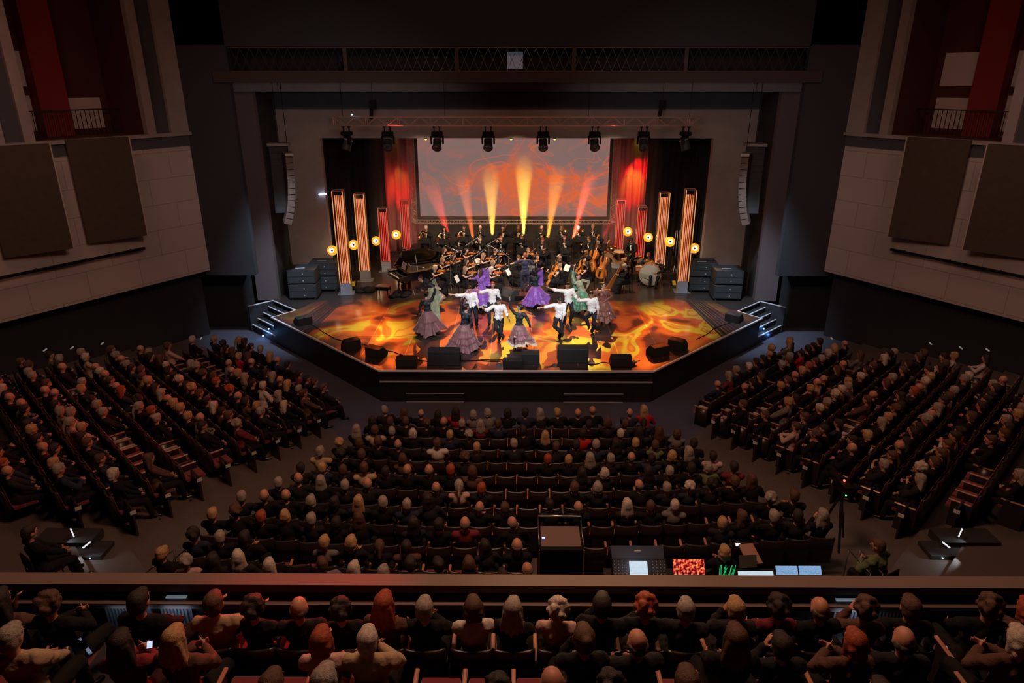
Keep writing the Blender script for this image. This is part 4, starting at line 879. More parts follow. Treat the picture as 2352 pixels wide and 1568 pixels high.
# ---------------------------------------------------------------- orchestra: players
POSES = {}
def pose(key):
    if key in POSES: return POSES[key]
    sit = dict(hip=(0, .05, .54), spine=(0, -.08, 1), feet=((-.16, -.42, .08), (.16, -.42, .08)), kh=((-.2, -.6, 1), (.2, -.6, 1)), head=(0, -1, -.25))
    if key == 'violin': sit.update(hands=((-.20, -.42, 1.05), (.28, -.46, 1.10)), eh=((-1, .2, -.5), (.6, 0, -1)), head=(.45, -1, -.15), fem=True, curl=.9, palm=((0, 0, -1), (-.3, .5, .6)))
    if key == 'violin_m': sit.update(hands=((-.20, -.42, 1.05), (.28, -.46, 1.10)), eh=((-1, .2, -.5), (.6, 0, -1)), head=(.45, -1, -.15), curl=.9, palm=((0, 0, -1), (-.3, .5, .6)))
    if key == 'cello': sit.update(hands=((-.36, -.42, .66), (.10, -.30, 1.08)), feet=((-.30, -.38, .08), (.30, -.38, .08)), kh=((-.8, -.6, 1), (.8, -.6, 1)), eh=((-1, 0, -.4), (1, 0, -.2)), head=(-.15, -1, -.45), curl=.9, palm=((0, 0, -1), (-.8, .4, 0)))
    if key == 'flute': sit.update(hands=((-.24, -.26, 1.14), (-.08, -.30, 1.13)), eh=((-1, 0, -.6), (1, -.3, -.7)), curl=.8, head=(.15, -1, -.1))
    if key == 'clarinet': sit.update(hands=((-.03, -.34, .82), (.03, -.28, .96)), eh=((-1, .2, -.6), (1, .2, -.6)), curl=.9, head=(0, -1, -.3))
    if key == 'horn': sit.update(hands=((-.20, -.25, .80), (.10, -.30, .95)), eh=((-1, .2, -.6), (1, .2, -.6)), curl=.9)
    if key == 'rest': sit.update(hands=((-.12, -.30, .70), (.12, -.30, .70)), eh=((-1, .3, -.6), (1, .3, -.6)))
    if key == 'harpist': sit.update(hands=((-.12, -.42, .86), (.12, -.40, .84)), eh=((-1, .2, -.5), (1, .2, -.5)), head=(0, -1, -.55), spine=(0, -.2, 1), fem=True)
    st = dict(hip=(0, 0, .93), spine=(0, 0, 1), feet=((-.11, 0, .08), (.11, 0, .08)), head=(0, -1, -.2))
    if key == 'conductor': st.update(hands=((-.22, -.42, 1.22), (.34, -.36, 1.30)), eh=((-1, 0, -.7), (1, 0, -.5)), curl=.5, head=(.1, -1, -.1))
    if key == 'stand_play': st.update(hands=((-.15, -.38, 1.02), (.15, -.38, 1.05)), eh=((-1, .3, -.6), (1, .3, -.6)), curl=.9, head=(0, -1, -.5), spine=(0, -.08, 1))
    if key == 'bass': st.update(hands=((-.30, -.42, .92), (.16, -.20, 1.42)), eh=((-1, 0, -.4), (1, .2, -.3)), curl=.9, head=(-.3, -1, -.25), spine=(0, -.05, 1))
    P = sit if 'feet' in sit and key not in ('conductor', 'stand_play', 'bass') else st
    J = build_figure(P, .014); POSES[key] = dict(J=J, shoes=shoes(J, SHOE, .015))
    D = POSES[key]
    if key in ('violin', 'harpist', 'flute', 'rest', 'clarinet', 'horn'): D['gown'] = gown(J, TUX)
    if J['fem']: D['top'] = cloth_top(J, TUX, 'none', .006, voxel=.014, name='bodice'); D['toplong'] = cloth_top(J, TUX, 'long', .01, voxel=.015, name='blouse')
    else:
        D['top'] = cloth_top(J, TUX, 'long', .02, voxel=.016, tail=.10, name='jacket'); D['legs'] = cloth_legs(J, TROUS, voxel=.018)
        mb = MB(); f = J['front']; mb.ell(J['hip']+J['up']*.33+f*.098, (.052, .034, .15), J['Bt'], 10, 8); mb.ell(J['neck']-J['up']*.02+f*.03, (.058, .05, .022), J['Bt'], 10, 5); D['shirt'] = mb.mesh('shirt_front', [WHITE], True)
        mb = MB(); [mb.ell(J['neck']-J['up']*.055+f*.098+J['sax']*s*.028, (.028, .012, .018), J['Bt'], 6, 5) for s in (-1, 1)]; D['bow'] = mb.mesh('bow_tie', [TUX], True)
    return D
HAIRS = {}
def gethair(D, key, style):
    k = (key, style)
    if k not in HAIRS: HAIRS[k] = hair(D['J'], style, DARKHAIR, .014)
    return HAIRS[k]
def player(key, loc, rz, label, hm=DARKHAIR, style='short', gownd=False, coat=None, group='orchestra players', long=False, skin=None):
    D = pose(key); o = place(D['J'], label, loc=loc, rz=rz, group=None, skin=skin)
    if gownd: child(o, D['gown'])
    elif 'legs' in D: child(o, D['legs'], m=coat)
    else: child(o, D['gown'])
    child(o, D['toplong'] if (long and D['J']['fem']) else D['top'], m=coat)
    if 'shirt' in D and not gownd: child(o, D['shirt']); child(o, D['bow'])
    child(o, gethair(D, key, style), m=hm); child(o, D['shoes']); return o
def L2W(loc, rz): return Matrix.Translation(loc) @ Matrix.Rotation(rz, 4, 'Z')
def headpos(px, py, z): return PZ(px, py, z)
nv = 0
def violinist(px, py, rz, label, woman=True, base=0, hm=DARKHAIR, style='long', seat=True, viola=False, standing=False):
    global nv
    nv += 1; h = headpos(px, py, base+1.24); Rz = Matrix.Rotation(rz, 4, 'Z'); loc = V((h.x, h.y, base))-Rz.to_3x3()@V((.0, -.07, 0))
    player('violin' if woman else 'violin_m', loc, rz, label, hm, style, skin=SKIN2 if woman else None)
    W = L2W(loc, rz)
    M = W @ frame(V((.15, -.28, 1.10)), (.42, -.90, .02), (-.15, 0, 1))
    inst('violin', lambda: fiddle('violin', .37, '', 'violin', '', VIOLW), M, 'orange-brown violin held by the '+label, 'violin', 'violins')
    bow(W@V((-.22, -.45, 1.05)), W@V((.30, -.30, 1.32+.1*math.sin(nv*2.1))), 'thin violin bow of the '+label)
    chair(loc, rz, 'black chair under the '+label)
    return loc
ww = 'woman in black playing violin, '
def vn(px, py, rz, d, **k): return violinist(px, py, R(rz), d, **k)
vn(1001, 615, 62, 'bare-armed woman violinist nearest the green skirt, front left', hm=GREY, style='bob')
vn(1018, 597, 60, 'woman violinist behind the bare-armed front left one', hm=DBL)
vn(1022, 574, 58, 'long-haired woman violinist at the back left of the violins', hm=BROWNH)
vn(1043, 588, 62, 'woman violinist second from left in the middle desk', hm=BROWNH)
vn(1072, 575, 58, 'bare-shouldered woman violinist below the flutes at left', hm=DARKHAIR, style='bob')
vn(1073, 600, 62, 'dark-haired woman violinist in the middle of the left group', hm=DARKHAIR)
vn(1071, 618, 64, 'fair long-haired woman violinist behind the purple dress', hm=DBL)
vn(1112, 587, 60, 'long-haired sleeveless woman violinist at centre left', hm=DBL)
vn(1139, 577, 52, 'man violinist in dark suit at centre left', woman=False, hm=BROWNH, style='short')
vn(1134, 603, 58, 'woman violinist with green hair ribbon left of the conductor', hm=DBL, style='bob')
vn(1130, 619, 62, 'woman violinist in grey blouse behind the bearded dancer', hm=GREY, style='bob')
vn(1190, 593, -20, 'curly-haired woman viola player just left of the conductor', hm=BROWNH, style='curly')
vn(1214, 575, 10, 'fair woman viola player behind the conductor', hm=DBL, style='ponytail')
vn(1233, 590, -40, 'man viola player in glasses right of the conductor', woman=False, hm=BROWNH, style='short')
vn(1250, 569, -35, 'man viola player in black shirt behind right of the conductor', woman=False, hm=DARKHAIR, style='short')
def cellist(px, py, rz, label, base=0, hm=GREY, woman=False):
    h = headpos(px, py, base+1.22); rz = R(rz); Rz = Matrix.Rotation(rz, 3, 'Z'); loc = V((h.x, h.y, base))-Rz@V((0, -.10, 0))
    player('cello', loc, rz, label, hm, 'short'); W = L2W(loc, rz)
    M = W @ frame(V((.0, -.48, .60)), (.16, .42, 1), (-.2, -1, .4))
    inst('cello', lambda: fiddle('cello', .76, '', 'cello', '', CELLW), M, 'glossy orange cello held by the '+label, 'cello', 'cellos')
    bow(W@V((-.46, -.52, .62)), W@V((.22, -.66, .55)), 'cello bow of the '+label); chair(loc, rz, 'black chair under the '+label)
cellist(1283, 592, -38, 'bald man cellist right of the conductor', hm=GREY)
cellist(1345, 581, -38, 'grey-haired man cellist in front of the double basses', hm=DBL)
# cellists seen from behind
for px, py, lab, hm in ((1291, 611, 'pinned-hair woman cellist seen from behind', DBL), (1354, 607, 'bare-backed dark-haired woman cellist beside the harp', DARKHAIR)):
    h = headpos(px, py, 1.22); rz = R(-115); loc = V((h.x, h.y, 0)); D = pose('harpist'); player('harpist', loc, rz, lab, hm, 'bun' if px < 1300 else 'long', skin=SKIN2)
    W = L2W(loc, rz); inst('cello', None, W @ frame(V((0, -.5, .58)), (.1, .40, 1), (-.2, -1, .4)), 'brown cello of the '+lab, 'cello', 'cellos'); bow(W@V((-.4, -.5, .62)), W@V((.3, -.6, .5)), 'cello bow of the '+lab); chair(loc, rz, 'black chair under the '+lab)
def bassist(px, py, rz, label, hm):
    h = headpos(px, py, 1.62); rz = R(rz); loc = V((h.x, h.y, 0)); player('bass', loc, rz, label, hm, 'short'); W = L2W(loc, rz)
    inst('double_bass', lambda: fiddle('double_bass', 1.12, '', 'double bass', '', CELLW), W @ frame(V((.06, -.52, .84)), (.12, .20, 1), (-.25, -1, .2)), 'large orange double bass held by the '+label, 'double bass', 'double basses')
    bow(W@V((-.42, -.62, .85)), W@V((.25, -.8, .75)), 'bow of the '+label)
bassist(1374, 558, -40, 'balding man playing double bass left of the harp', GREY)
bassist(1398, 571, -40, 'man playing double bass behind the harp', DARKHAIR)
# winds
def tube_inst(kind, pts, rs, m, W, label, bell=None):
    pp = [W@V(p) for p in pts]; o = pp[0]; t = thing(kind, label, kind.replace('_', ' '), o, group=None)
    mb = MB(); mb.tube([p-o for p in pp], rs, 8); mb.obj('body_tube', m, t, True)
    if bell:
        d = (pp[-1]-pp[-2]).normalized(); q = MB(); q.T = Matrix.Translation(pp[-1]-o) @ d.to_track_quat('Z', 'Y').to_matrix().to_4x4(); q.lathe([(rs if not hasattr(rs, '__len__') else rs[-1], 0), (bell*.35, .05), (bell*.6, .09), (bell, .12)], 16); q.obj('bell', m, t, True)
    mb = MB(); c = pp[len(pp)//2]-o
    for k in range(3): mb.ell(c+V((0, 0, .012))+(pp[1]-pp[0]).normalized()*(k-1)*.03, (.010,)*3, n=6, m=4)
    mb.obj('keys', CHROME, t, True)
    return t
SILV = mat('silver_tube', (.82, .74, .62), .2, 1)
def wind(kind, px, py, base, label, hm=DARKHAIR, style='short', woman=False, rz=0):
    key = dict(flute='flute', clarinet='clarinet', oboe='clarinet', bassoon='horn', trumpet='clarinet', trombone='clarinet', french_horn='horn', tuba='horn', saxophone='horn')[kind]
    h = headpos(px, py, base+1.24); rz = R(rz); Rz = Matrix.Rotation(rz, 3, 'Z'); loc = V((h.x, h.y, base))-Rz@V((0, -.06, 0)); player(key, loc, rz, label, hm, style, gownd=False, skin=SKIN2 if woman else None)
    W = L2W(loc, rz); lb = '%s played by the %s' % (kind.replace('_', ' '), label)
    if kind == 'flute': tube_inst('flute', [(.06, -.14, 1.15), (-.52, -.26, 1.11)], .012, SILV, W, 'silver '+lb)
    if kind in ('clarinet', 'oboe'): tube_inst(kind, [(0, -.15, 1.12), (0, -.40, .70)], [.008, .016], EBONY, W, 'black '+lb, .035)
    if kind == 'bassoon': tube_inst(kind, [(-.25, -.28, .55), (.16, -.28, 1.36), (.2, -.28, 1.5)], [.03, .028, .02], mat('bassoon_wood', (.16, .03, .015), .25, coat=.5), W, 'dark red '+lb)
    if kind == 'trumpet': tube_inst(kind, [(0, -.16, 1.12), (0, -.42, 1.05), (0, -.5, 1.03)], .012, BRASS, W, 'brass '+lb, .06)
    if kind == 'trombone': tube_inst(kind, [(0, -.16, 1.13), (-.05, -.75, 1.0), (-.1, -.75, 1.0), (.06, -.1, 1.2), (.12, -.28, 1.16)], .012, BRASS, W, 'brass '+lb, .10)
    if kind in ('french_horn', 'tuba'):
        c = W@V((-.10, -.30, .92)); t = thing('french_horn', 'brass '+lb, 'french horn', c)
        mb = MB(); mb.T = Matrix.Rotation(rz, 4, 'Z') @ Matrix.Rotation(R(70), 4, 'X'); mb.tube([(.13*math.cos(a), .13*math.sin(a), .01*i) for i, a in enumerate([k*.5 for k in range(26)])], .014, 6); mb.obj('coiled_tube', BRASS, t, True)
        mb = MB(); mb.T = Matrix.Rotation(rz, 4, 'Z') @ Matrix.Translation((-.20, -.02, -.1)) @ Matrix.Rotation(R(115), 4, 'X') @ Matrix.Rotation(R(-30), 4, 'Y'); mb.lathe([(.02, -.2), (.03, -.1), (.07, -.02), (.15, .03)], 18); mb.obj('bell', BRASS, t, True)
    chair(loc, rz, 'black chair under the '+label)
    f = Rz@V((0, -.72, 0)); stand(loc+f, rz, 'music stand before the '+label, h=.66, sheet=False)
    return loc
B2, B1 = .75, .35
for kind, px, py, lab, hm, st, wm in (
    ('french_horn', 978, 524, 'grey-haired man at the far left of the back row', GREY, 'short', 0), ('french_horn', 1020, 526, 'dark-haired woman second in the back row', DARKHAIR, 'long', 1),
    ('french_horn', 1065, 522, 'dark-haired man third in the back row', DARKHAIR, 'short', 0), ('trumpet', 1103, 522, 'balding man fourth in the back row', GREY, 'bald', 0),
    ('bassoon', 1155, 523, 'man leaning over, fifth in the back row', DARKHAIR, 'short', 0), ('bassoon', 1190, 523, 'red-haired man sixth in the back row', REDH, 'short', 0),
    ('trumpet', 1244, 523, 'bald man seventh in the back row', GREY, 'bald', 0), ('trombone', 1290, 521, 'man with glasses eighth in the back row', BROWNH, 'short', 0),
    ('trombone', 1329, 521, 'dark-haired man with headphones ninth in the back row', DARKHAIR, 'short', 0), ('trumpet', 1362, 521, 'short-haired man at the right end of the back row', DBL, 'short', 0)):
    wind(kind, px, py, B2, lab, hm, st, wm)
for kind, px, py, lab, hm, st, wm in (
    ('oboe', 1009, 546, 'fair woman at the left of the second row', DBL, 'ponytail', 1), ('saxophone', 1054, 544, 'red-haired man with glasses in the second row', REDH, 'short', 0),
    ('flute', 1102, 551, 'first flautist from the left', DBL, 'bun', 1), ('flute', 1150, 548, 'second flautist from the left', REDH, 'bob', 1),
    ('clarinet', 1198, 546, 'red-haired clarinettist left of the yellow beam', REDH, 'short', 0), ('clarinet', 1246, 552, 'clarinettist with reddish hair near the amber beam', REDH, 'short', 0),
    ('clarinet', 1297, 546, 'short-haired clarinettist at the right of the second row', BROWNH, 'short', 0)):
    wind(kind, px, py, B1, lab, hm, st, wm)
h = headpos(1356, 548, 1.6); loc = V((h.x, h.y, 0)); player('stand_play', loc, R(-50), 'standing man in dinner jacket playing trumpet left of the double bass', BROWNH, 'short'); tube_inst('trumpet', [(0, -.14, 1.52), (-.0, -.45, 1.45), (0, -.52, 1.43)], .012, BRASS, L2W(loc, R(-50)), 'brass trumpet of the standing man left of the double bass', .06)
# conductor, podium and desk
cl = PZ(1206, 690, 0); cl.y += .55; px_ = cl.x
t = thing('conductor_podium', 'low black podium under the conductor', 'podium', (px_, cl.y, 0)); bevel(MB().box(-.62, .62, -.55, .55, .02, .20).obj('platform', BLACK, t)); 
MB().box(-.6, .6, -.53, .53, .2, .215).obj('deck', mat('podium_deck', (.10, .035, .03), .5), t)
mb = MB(); mb.tube([(-.55, -.5, .2), (-.55, -.5, 1.15), (.55, -.5, 1.15), (.55, -.5, .2)], .015, 8); mb.obj('guard_rail', DMETAL, t, True)
cz = .215; D = pose('conductor'); player('conductor', (px_, cl.y+.1, cz), PI, 'conductor in navy blue suit seen from behind on the podium', REDH, 'short', coat=NAVY)
# pianist
h = PZ(921, 574, 1.60); player('stand_play', (h.x, h.y, 0), R(70), 'person with dark hair in black shirt standing behind the piano', DARKHAIR, 'bob')
# --- grand piano
def piano():
    k0 = PZ(885, 620, .78); k1 = PZ(925, 644, .78); mid = (k0+k1)/2; e = (k1-k0); e.z = 0; e.normalize(); rz = math.atan2(e.y, e.x)
    t = thing('grand_piano', 'open black grand piano with music on its desk at the left of the orchestra', 'piano', (mid.x, mid.y, 0), rz)
    # local: x along keyboard, y towards the tail
    W2 = .76; outl = [(-W2, 0), (W2, 0), (W2, 1.0), (.66, 1.25), (.42, 1.55), (.22, 1.95), (.0, 2.2), (-.3, 2.3), (-.6, 2.22), (-W2, 1.95)]
    def ring(mb, z0, z1, th=.05):
        n = len(outl); c = V((-.1, 1.0)); inn = [tuple(c+(V(p)-c)*(1-th/0.9)) for p in outl]
        mb.add([(x, y, z0) for x, y in outl]+[(x, y, z1) for x, y in outl]+[(x, y, z0) for x, y in inn]+[(x, y, z1) for x, y in inn],
            [(i, (i+1) % n, n+(i+1) % n, n+i) for i in range(n)]+[(2*n+i, 3*n+i, 3*n+(i+1) % n, 2*n+(i+1) % n) for i in range(n)]+[(n+i, n+(i+1) % n, 3*n+(i+1) % n, 3*n+i) for i in range(n)]); return mb
    o = [(x, y+.32) for x, y in outl]; outl[:] = o
    ring(MB(), .62, .98).obj('case', PLACQ, t)
    MB().prism(outl, .60, .64).obj('bottom_board', PLACQ, t)
    MB().prism([(x*.94, (y-1.4)*.94+1.4) for x, y in outl], .86, .88).obj('soundboard', mat('piano_inside', (.42, .16, .05), .35, coat=.5), t)
    MB().prism([(x*.80, (y-1.3)*.8+1.35) for x, y in outl], .90, .915).obj('iron_frame', mat('bronze_plate', (.55, .33, .15), .35, .9), t)
    mb = MB(); [mb.bar((x, .5, .93), (x*.7-.1, 1.6+.5*(.7-x)*.9, .93), .012) for x in [(-.6+.12*k) for k in range(10)]]; mb.obj('strings', CHROME, t)
    MB().box(-W2, W2, .0, .34, .62, .72).obj('key_bed', PLACQ, t)
    k = MB().box(-.62, .62, .02, .17, .72, .745).obj('white_keys', mat('ivory_keys', (.85, .83, .76), .3), t)
    mb = MB(); [mb.box(-.6+.0348*i-.008, -.6+.0348*i+.008, .075, .17, .745, .76) for i in range(36) if i % 7 not in (2, 6)]; o2 = mb.obj('black_keys', EBONY, t); o2['kind'] = 'stuff'
    for x in (-W2+.06, W2-.06): bevel(MB().box(x-.07, x+.07, 0, .34, .70, .86).obj('key_cheek', PLACQ, t))
    MB().box(-.64, .64, .18, .21, .745, .90).obj('fallboard', PLACQ, t)
    mb = MB(); mb.T = Matrix.Translation((0, .48, .98)) @ Matrix.Rotation(R(-20), 4, 'X'); mb.box(-.32, .32, 0, .02, 0, .26); mb.obj('music_desk', PLACQ, t)
    for x, y in ((-.62, .45), (.62, .45), (-.3, 2.2)): mb = MB(); mb.lathe([(.07, .62), (.05, .5), (.045, .12), (.06, .08), (.03, .06), (.03, .0)], 10); [0]; lo = mb.obj('leg', PLACQ, t, True); lo.location = (x, y, 0)
    mb = MB(); mb.box(-.06, -.03, .75, .78, .08, .6); mb.box(.03, .06, .75, .78, .08, .6); mb.box(-.14, .14, .70, .80, .05, .1); mb.obj('pedal_lyre', PLACQ, t)
    # lid hinged on the far long side (local -x), open
    mb = MB(); mb.T = Matrix.Translation((-W2, 0, .99)) @ Matrix.Rotation(R(-38), 4, 'Y') @ Matrix.Translation((W2, 0, 0)); mb.prism([(x, y) for x, y in outl if 1], 0, .025); mb.obj('lid', PLACQ, t)
    mb = MB(); mb.tube([(.55, .95, .98), (.30, .95, 1.78)], .012, 6); mb.obj('lid_prop', METAL, t)
    s = thing('sheet_music', 'white sheets of music standing on the piano desk', 'sheet music', t.location, rz)
    mb = MB(); mb.T = Matrix.Translation((0, .47, .99)) @ Matrix.Rotation(R(-20), 4, 'X'); mb.box(-.23, -.002, -.012, -.002, 0, .31); mb.obj('left_page', WHITE, s); mb = MB(); mb.T = Matrix.Translation((0, .47, .99)) @ Matrix.Rotation(R(-20), 4, 'X'); mb.box(.002, .23, -.012, -.002, 0, .31); mb.obj('right_page', WHITE, s)
    return t
piano()
st = PZ(881, 683, 0); t = thing('piano_stool', 'square black piano stool catching orange light', 'stool', st+V((0, .1, 0)), R(-12))
bevel(MB().box(-.30, .30, -.2, .2, .46, .52).obj('seat', mat('stool_leather', (.12, .07, .05), .25), t)); MB().box(-.28, .28, -.18, .18, .34, .46).obj('apron', BLACK, t)
for x in (-.26, .26):
    for y in (-.16, .16): mb = MB(); mb.tube([(x, y, .36), (x*1.02, y*1.02, 0)], [.022, .014], 8); mb.obj('leg', BLACK, t)
# --- harp
def harp():
    b = PZ(1404, 668, 0); t = thing('harp', 'tall wooden concert harp with pale curved neck right of the cellos', 'harp', b, R(-8))
    mb = MB(); mb.tube([(-.36, 0, .12), (-.36, 0, 1.72)], .035, 12); mb.obj('column', HARPW, t, True)
    q = MB(); q.T = Matrix.Translation((-.36, 0, 1.72)); q.lathe([(.035, 0), (.06, .03), (.05, .08), (.065, .11), (.0, .14)], 14); q.obj('column_capital', HARPW, t, True)
    cur = [(-.36, 1.72), (-.22, 1.78), (-.08, 1.70), (.02, 1.52), (.10, 1.38), (.22, 1.32), (.36, 1.38), (.46, 1.50), (.50, 1.46)]
    low = [(x*.98, z-.13-.05*math.sin(i*.9)) for i, (x, z) in enumerate(cur)]; n = len(cur)
    vs = [(x, y, z) for y in (-.035, .035) for x, z in cur+low]
    fs = [(i, i+1, n+i+1, n+i) for i in range(n-1)]+[(3*n+i, 3*n+i+1, 2*n+i+1, 2*n+i) for i in range(n-1)]+[(i, 2*n+i, 2*n+i+1, i+1) for i in range(n-1)]+[(n+i, n+i+1, 3*n+i+1, 3*n+i) for i in range(n-1)]+[(0, n, 3*n, 2*n), (n-1, 3*n-1, 4*n-1, 2*n-1)]
    MB().add(vs, fs).obj('neck', mat('harp_gold_neck', (.55, .40, .20), .35, .4), t)
    mb = MB(); mb.tube([(x, 0, z+.012) for x, z in cur], .022, 8); mb.obj('neck_edge', HARPW, t, True)
    vs = [(-.18, -.20, .10), (-.18, .20, .10), (-.30, 0, .08), (.46, -.06, 1.42), (.46, .06, 1.42), (.52, 0, 1.46)]; 
    MB().add([(-.24, -.2, .14), (-.24, .2, .14), (-.06, .13, .08), (-.06, -.13, .08), (.44, -.06, 1.36), (.44, .06, 1.36), (.52, .04, 1.38), (.52, -.04, 1.38)],
        [(0, 1, 2, 3), (4, 7, 6, 5), (0, 4, 5, 1), (1, 5, 6, 2), (2, 6, 7, 3), (3, 7, 4, 0)]).obj('soundbox', mat('harp_soundbox', (.55, .20, .05), .28, coat=.5), t)
    mb = MB(); mb.box(-.42, -.02, -.18, .18, .02, .13); bevel(mb.obj('base', HARPW, t), .03)
    mb = MB()
    for k in range(34): u = k/33; x0 = -.30+.74*u; z0 = .2+1.18*max(0, (x0+.24)/.68); xx = -.30+.74*u; i = min(n-2, int(u*(n-1))); f_ = u*(n-1)-i; zz = low[i][1]*(1-f_)+low[i+1][1]*f_; x1 = low[i][0]*(1-f_)+low[i+1][0]*f_; xb_ = x1*.9+.02; zb_ = .14+1.22*max(0, min(1, (xb_+.24)/.68)); mb.tube([(x1, 0, zz), (xb_, 0, zb_)], .0022, 3, cap=False)
    o = mb.obj('strings', mat('harp_string', (.5, .45, .42), .4), t); o['kind'] = 'stuff'
    return t
harp()
h = PZ(1441, 612, 1.2); loc = V((h.x, h.y, 0)); player('harpist', loc, R(-82), 'woman harpist in patterned black blouse with red-tinged short hair', GREY, 'short', long=True); chair(loc, R(-82), 'black chair under the harpist')
stand(PZ(1412, 660, 0), R(150), 'black music stand in front of the harp', h=.95, sheet=True)
# --- percussion
def drum(name, label, loc, r, h, z, shell, head, tilt=0, legs=3, cat='drum'):
    t = thing(name, label, cat, loc); mb = MB(); mb.T = Matrix.Translation((0, 0, z)) @ Matrix.Rotation(tilt, 4, 'X'); mb.lathe([(r*.5 if name == 'timpani' else r, -h), (r*.9 if name == 'timpani' else r, -h*.5), (r, 0)], 24); mb.lathe([(0, -h), (r*.5 if name == 'timpani' else r, -h)], 24); mb.obj('shell', shell, t, True)
    mb = MB(); mb.T = Matrix.Translation((0, 0, z)) @ Matrix.Rotation(tilt, 4, 'X'); mb.lathe([(0, .004), (r*1.0, .004), (r*1.02, -.02)], 24); mb.obj('drumhead', head, t)
    mb = MB(); mb.T = Matrix.Translation((0, 0, z)) @ Matrix.Rotation(tilt, 4, 'X'); mb.tube([(r*1.02*math.cos(k*.2618), r*1.02*math.sin(k*.2618), 0) for k in range(25)], .012, 6); mb.obj('hoop', CHROME, t, True)
    for k in range(legs): a = k*2.094+.5; mb = MB(); mb.tube([(r*.7*math.cos(a), r*.7*math.sin(a), z-h*.5), (r*.9*math.cos(a), r*.9*math.sin(a), .01)], .012, 6); mb.obj('leg', METAL, t)
    return t
COPPER = mat('copper_kettle', (.55, .22, .10), .25, 1); HIDE = mat('amber_drumhead', (.70, .42, .16), .5); WHD = mat('white_drumhead', (.42, .47, .48), .6); TOMW = mat('tom_wood', (.42, .18, .07), .25, coat=.4)
drum('timpani', 'large copper kettle drum with amber head behind the harp', V((PZ(1446, 594, .95).x, PZ(1446, 594, .95).y, .3)), .40, .42, .62, COPPER, HIDE)
drum('timpani', 'smaller copper kettle drum in front of the timpanist', V((PZ(1424, 577, 1.05).x, PZ(1424, 577, 1.05).y, .3)), .32, .4, .72, COPPER, HIDE)
drum('timpani', 'dark kettle drum left of the timpanist partly behind the harp', V((PZ(1398, 580, 1.0).x, PZ(1398, 580, 1.0).y, .3)), .33, .4, .66, COPPER, mat('grey_drumhead', (.25, .25, .25), .5))
for px, py, lab, s in ((1478, 602, 'snare drum with pale head beside the bass drum', WHD), (1508, 606, 'orange-topped tom drum in front of the right percussionist', HIDE), (1469, 612, 'small tom drum left of the bass drum', HIDE)):
    p = PZ(px, py, .80); drum('snare_drum', lab, V((p.x, p.y, 0)), .19, .18, .80, TOMW, s)
for px, py, lab in ((1465, 590, 'brass cymbal above the snare drum'), (1490, 600, 'brass cymbal nearest the bass drum'), (1405, 566, 'brass cymbal by the left kettle drum')):
    p = PZ(px, py, 1.05); t = thing('cymbal', lab, 'cymbal', V((p.x, p.y, 0))); mb = MB(); mb.T = Matrix.Translation((0, 0, 1.05)) @ Matrix.Rotation(R(12), 4, 'X'); mb.lathe([(0, .03), (.04, .02), (.06, .005), (.24, -.01), (.24, -.014), (0, -.005)], 24); mb.obj('disc', BRASS, t, True)
    mb = MB(); mb.tube([(0, 0, 0), (0, 0, 1.1)], .01, 6); mb.obj('pole', METAL, t)
    for k in range(3): a = k*2.094; mb = MB(); mb.tube([(0, 0, .3), (.25*math.cos(a), .25*math.sin(a), .01)], .009, 5); mb.obj('leg', METAL, t)
p = PZ(1494, 657, 0); t = thing('bass_drum', 'large bass drum with white head and wooden shell facing the audience', 'drum', p+V((0, .12, 0)), R(-22))
mb = MB(); mb.T = Matrix.Translation((0, 0, .56)); mb.lathe([(.50, -.20), (.50, .20)], 36, axis='y'); mb.lathe([(0, .2), (.50, .2)], 36, axis='y'); mb.obj('shell', TOMW, t, True)
for yy in (-.20, .20): mb = MB(); mb.T = Matrix.Translation((0, yy, .56)); mb.tube([(.515*math.cos(k*.1745), 0, .515*math.sin(k*.1745)) for k in range(37)], .02, 6); mb.obj('hoop', TOMW, t, True)
mb = MB(); mb.T = Matrix.Translation((0, -.21, .56)); mb.lathe([(.50, 0), (0, 0)], 36, axis='y'); mb.lathe([(0, .012), (.50, .012)], 36, axis='y'); mb.obj('drumhead', WHD, t, True)
mb = MB(); [mb.tube([(.53*math.cos(k*.785), -.21, .56+.53*math.sin(k*.785)), (.53*math.cos(k*.785), .21, .56+.53*math.sin(k*.785))], .008, 5) for k in range(8)]; mb.obj('tension_rods', CHROME, t, True)
for s in (-1, 1): mb = MB(); mb.bar((s*.4, 0, .35), (s*.5, 0, .01), .04); mb.obj('foot', METAL, t)
mb = MB(); mb.tube([(-.5, -.34, 0), (-.32, -.34, .42), (-.05, -.3, .36)], .012, 6); mb.tube([(-.08, -.3, .37), (.06, -.3, .30)], .03, 8); o = mb.obj('drum_microphone', BLACK); o.location = t.location; o.rotation_euler = t.rotation_euler; tag(o, 'short black microphone in front of the bass drum head', 'microphone')
for px, py, zz, rz, lab, hm, st in ((1452, 552, 1.9, -30, 'bearded man in dinner jacket standing at the kettle drums', DARKHAIR, 'short'),):
    h = PZ(px, py, zz); player('stand_play', (h.x, h.y, .3), R(rz), lab, hm, st)
for px, py, rz, lab, hm, st in ((1490, 586, -35, 'red-haired percussionist in dinner jacket, left of two seated', REDH, 'short'), (1514, 598, -40, 'bald percussionist in dinner jacket behind the bass drum', GREY, 'bald')):
    h = PZ(px, py, 1.22); player('rest', (h.x, h.y, 0), R(rz), lab, hm, st); chair((h.x, h.y, 0), R(rz), 'black chair under the '+lab)
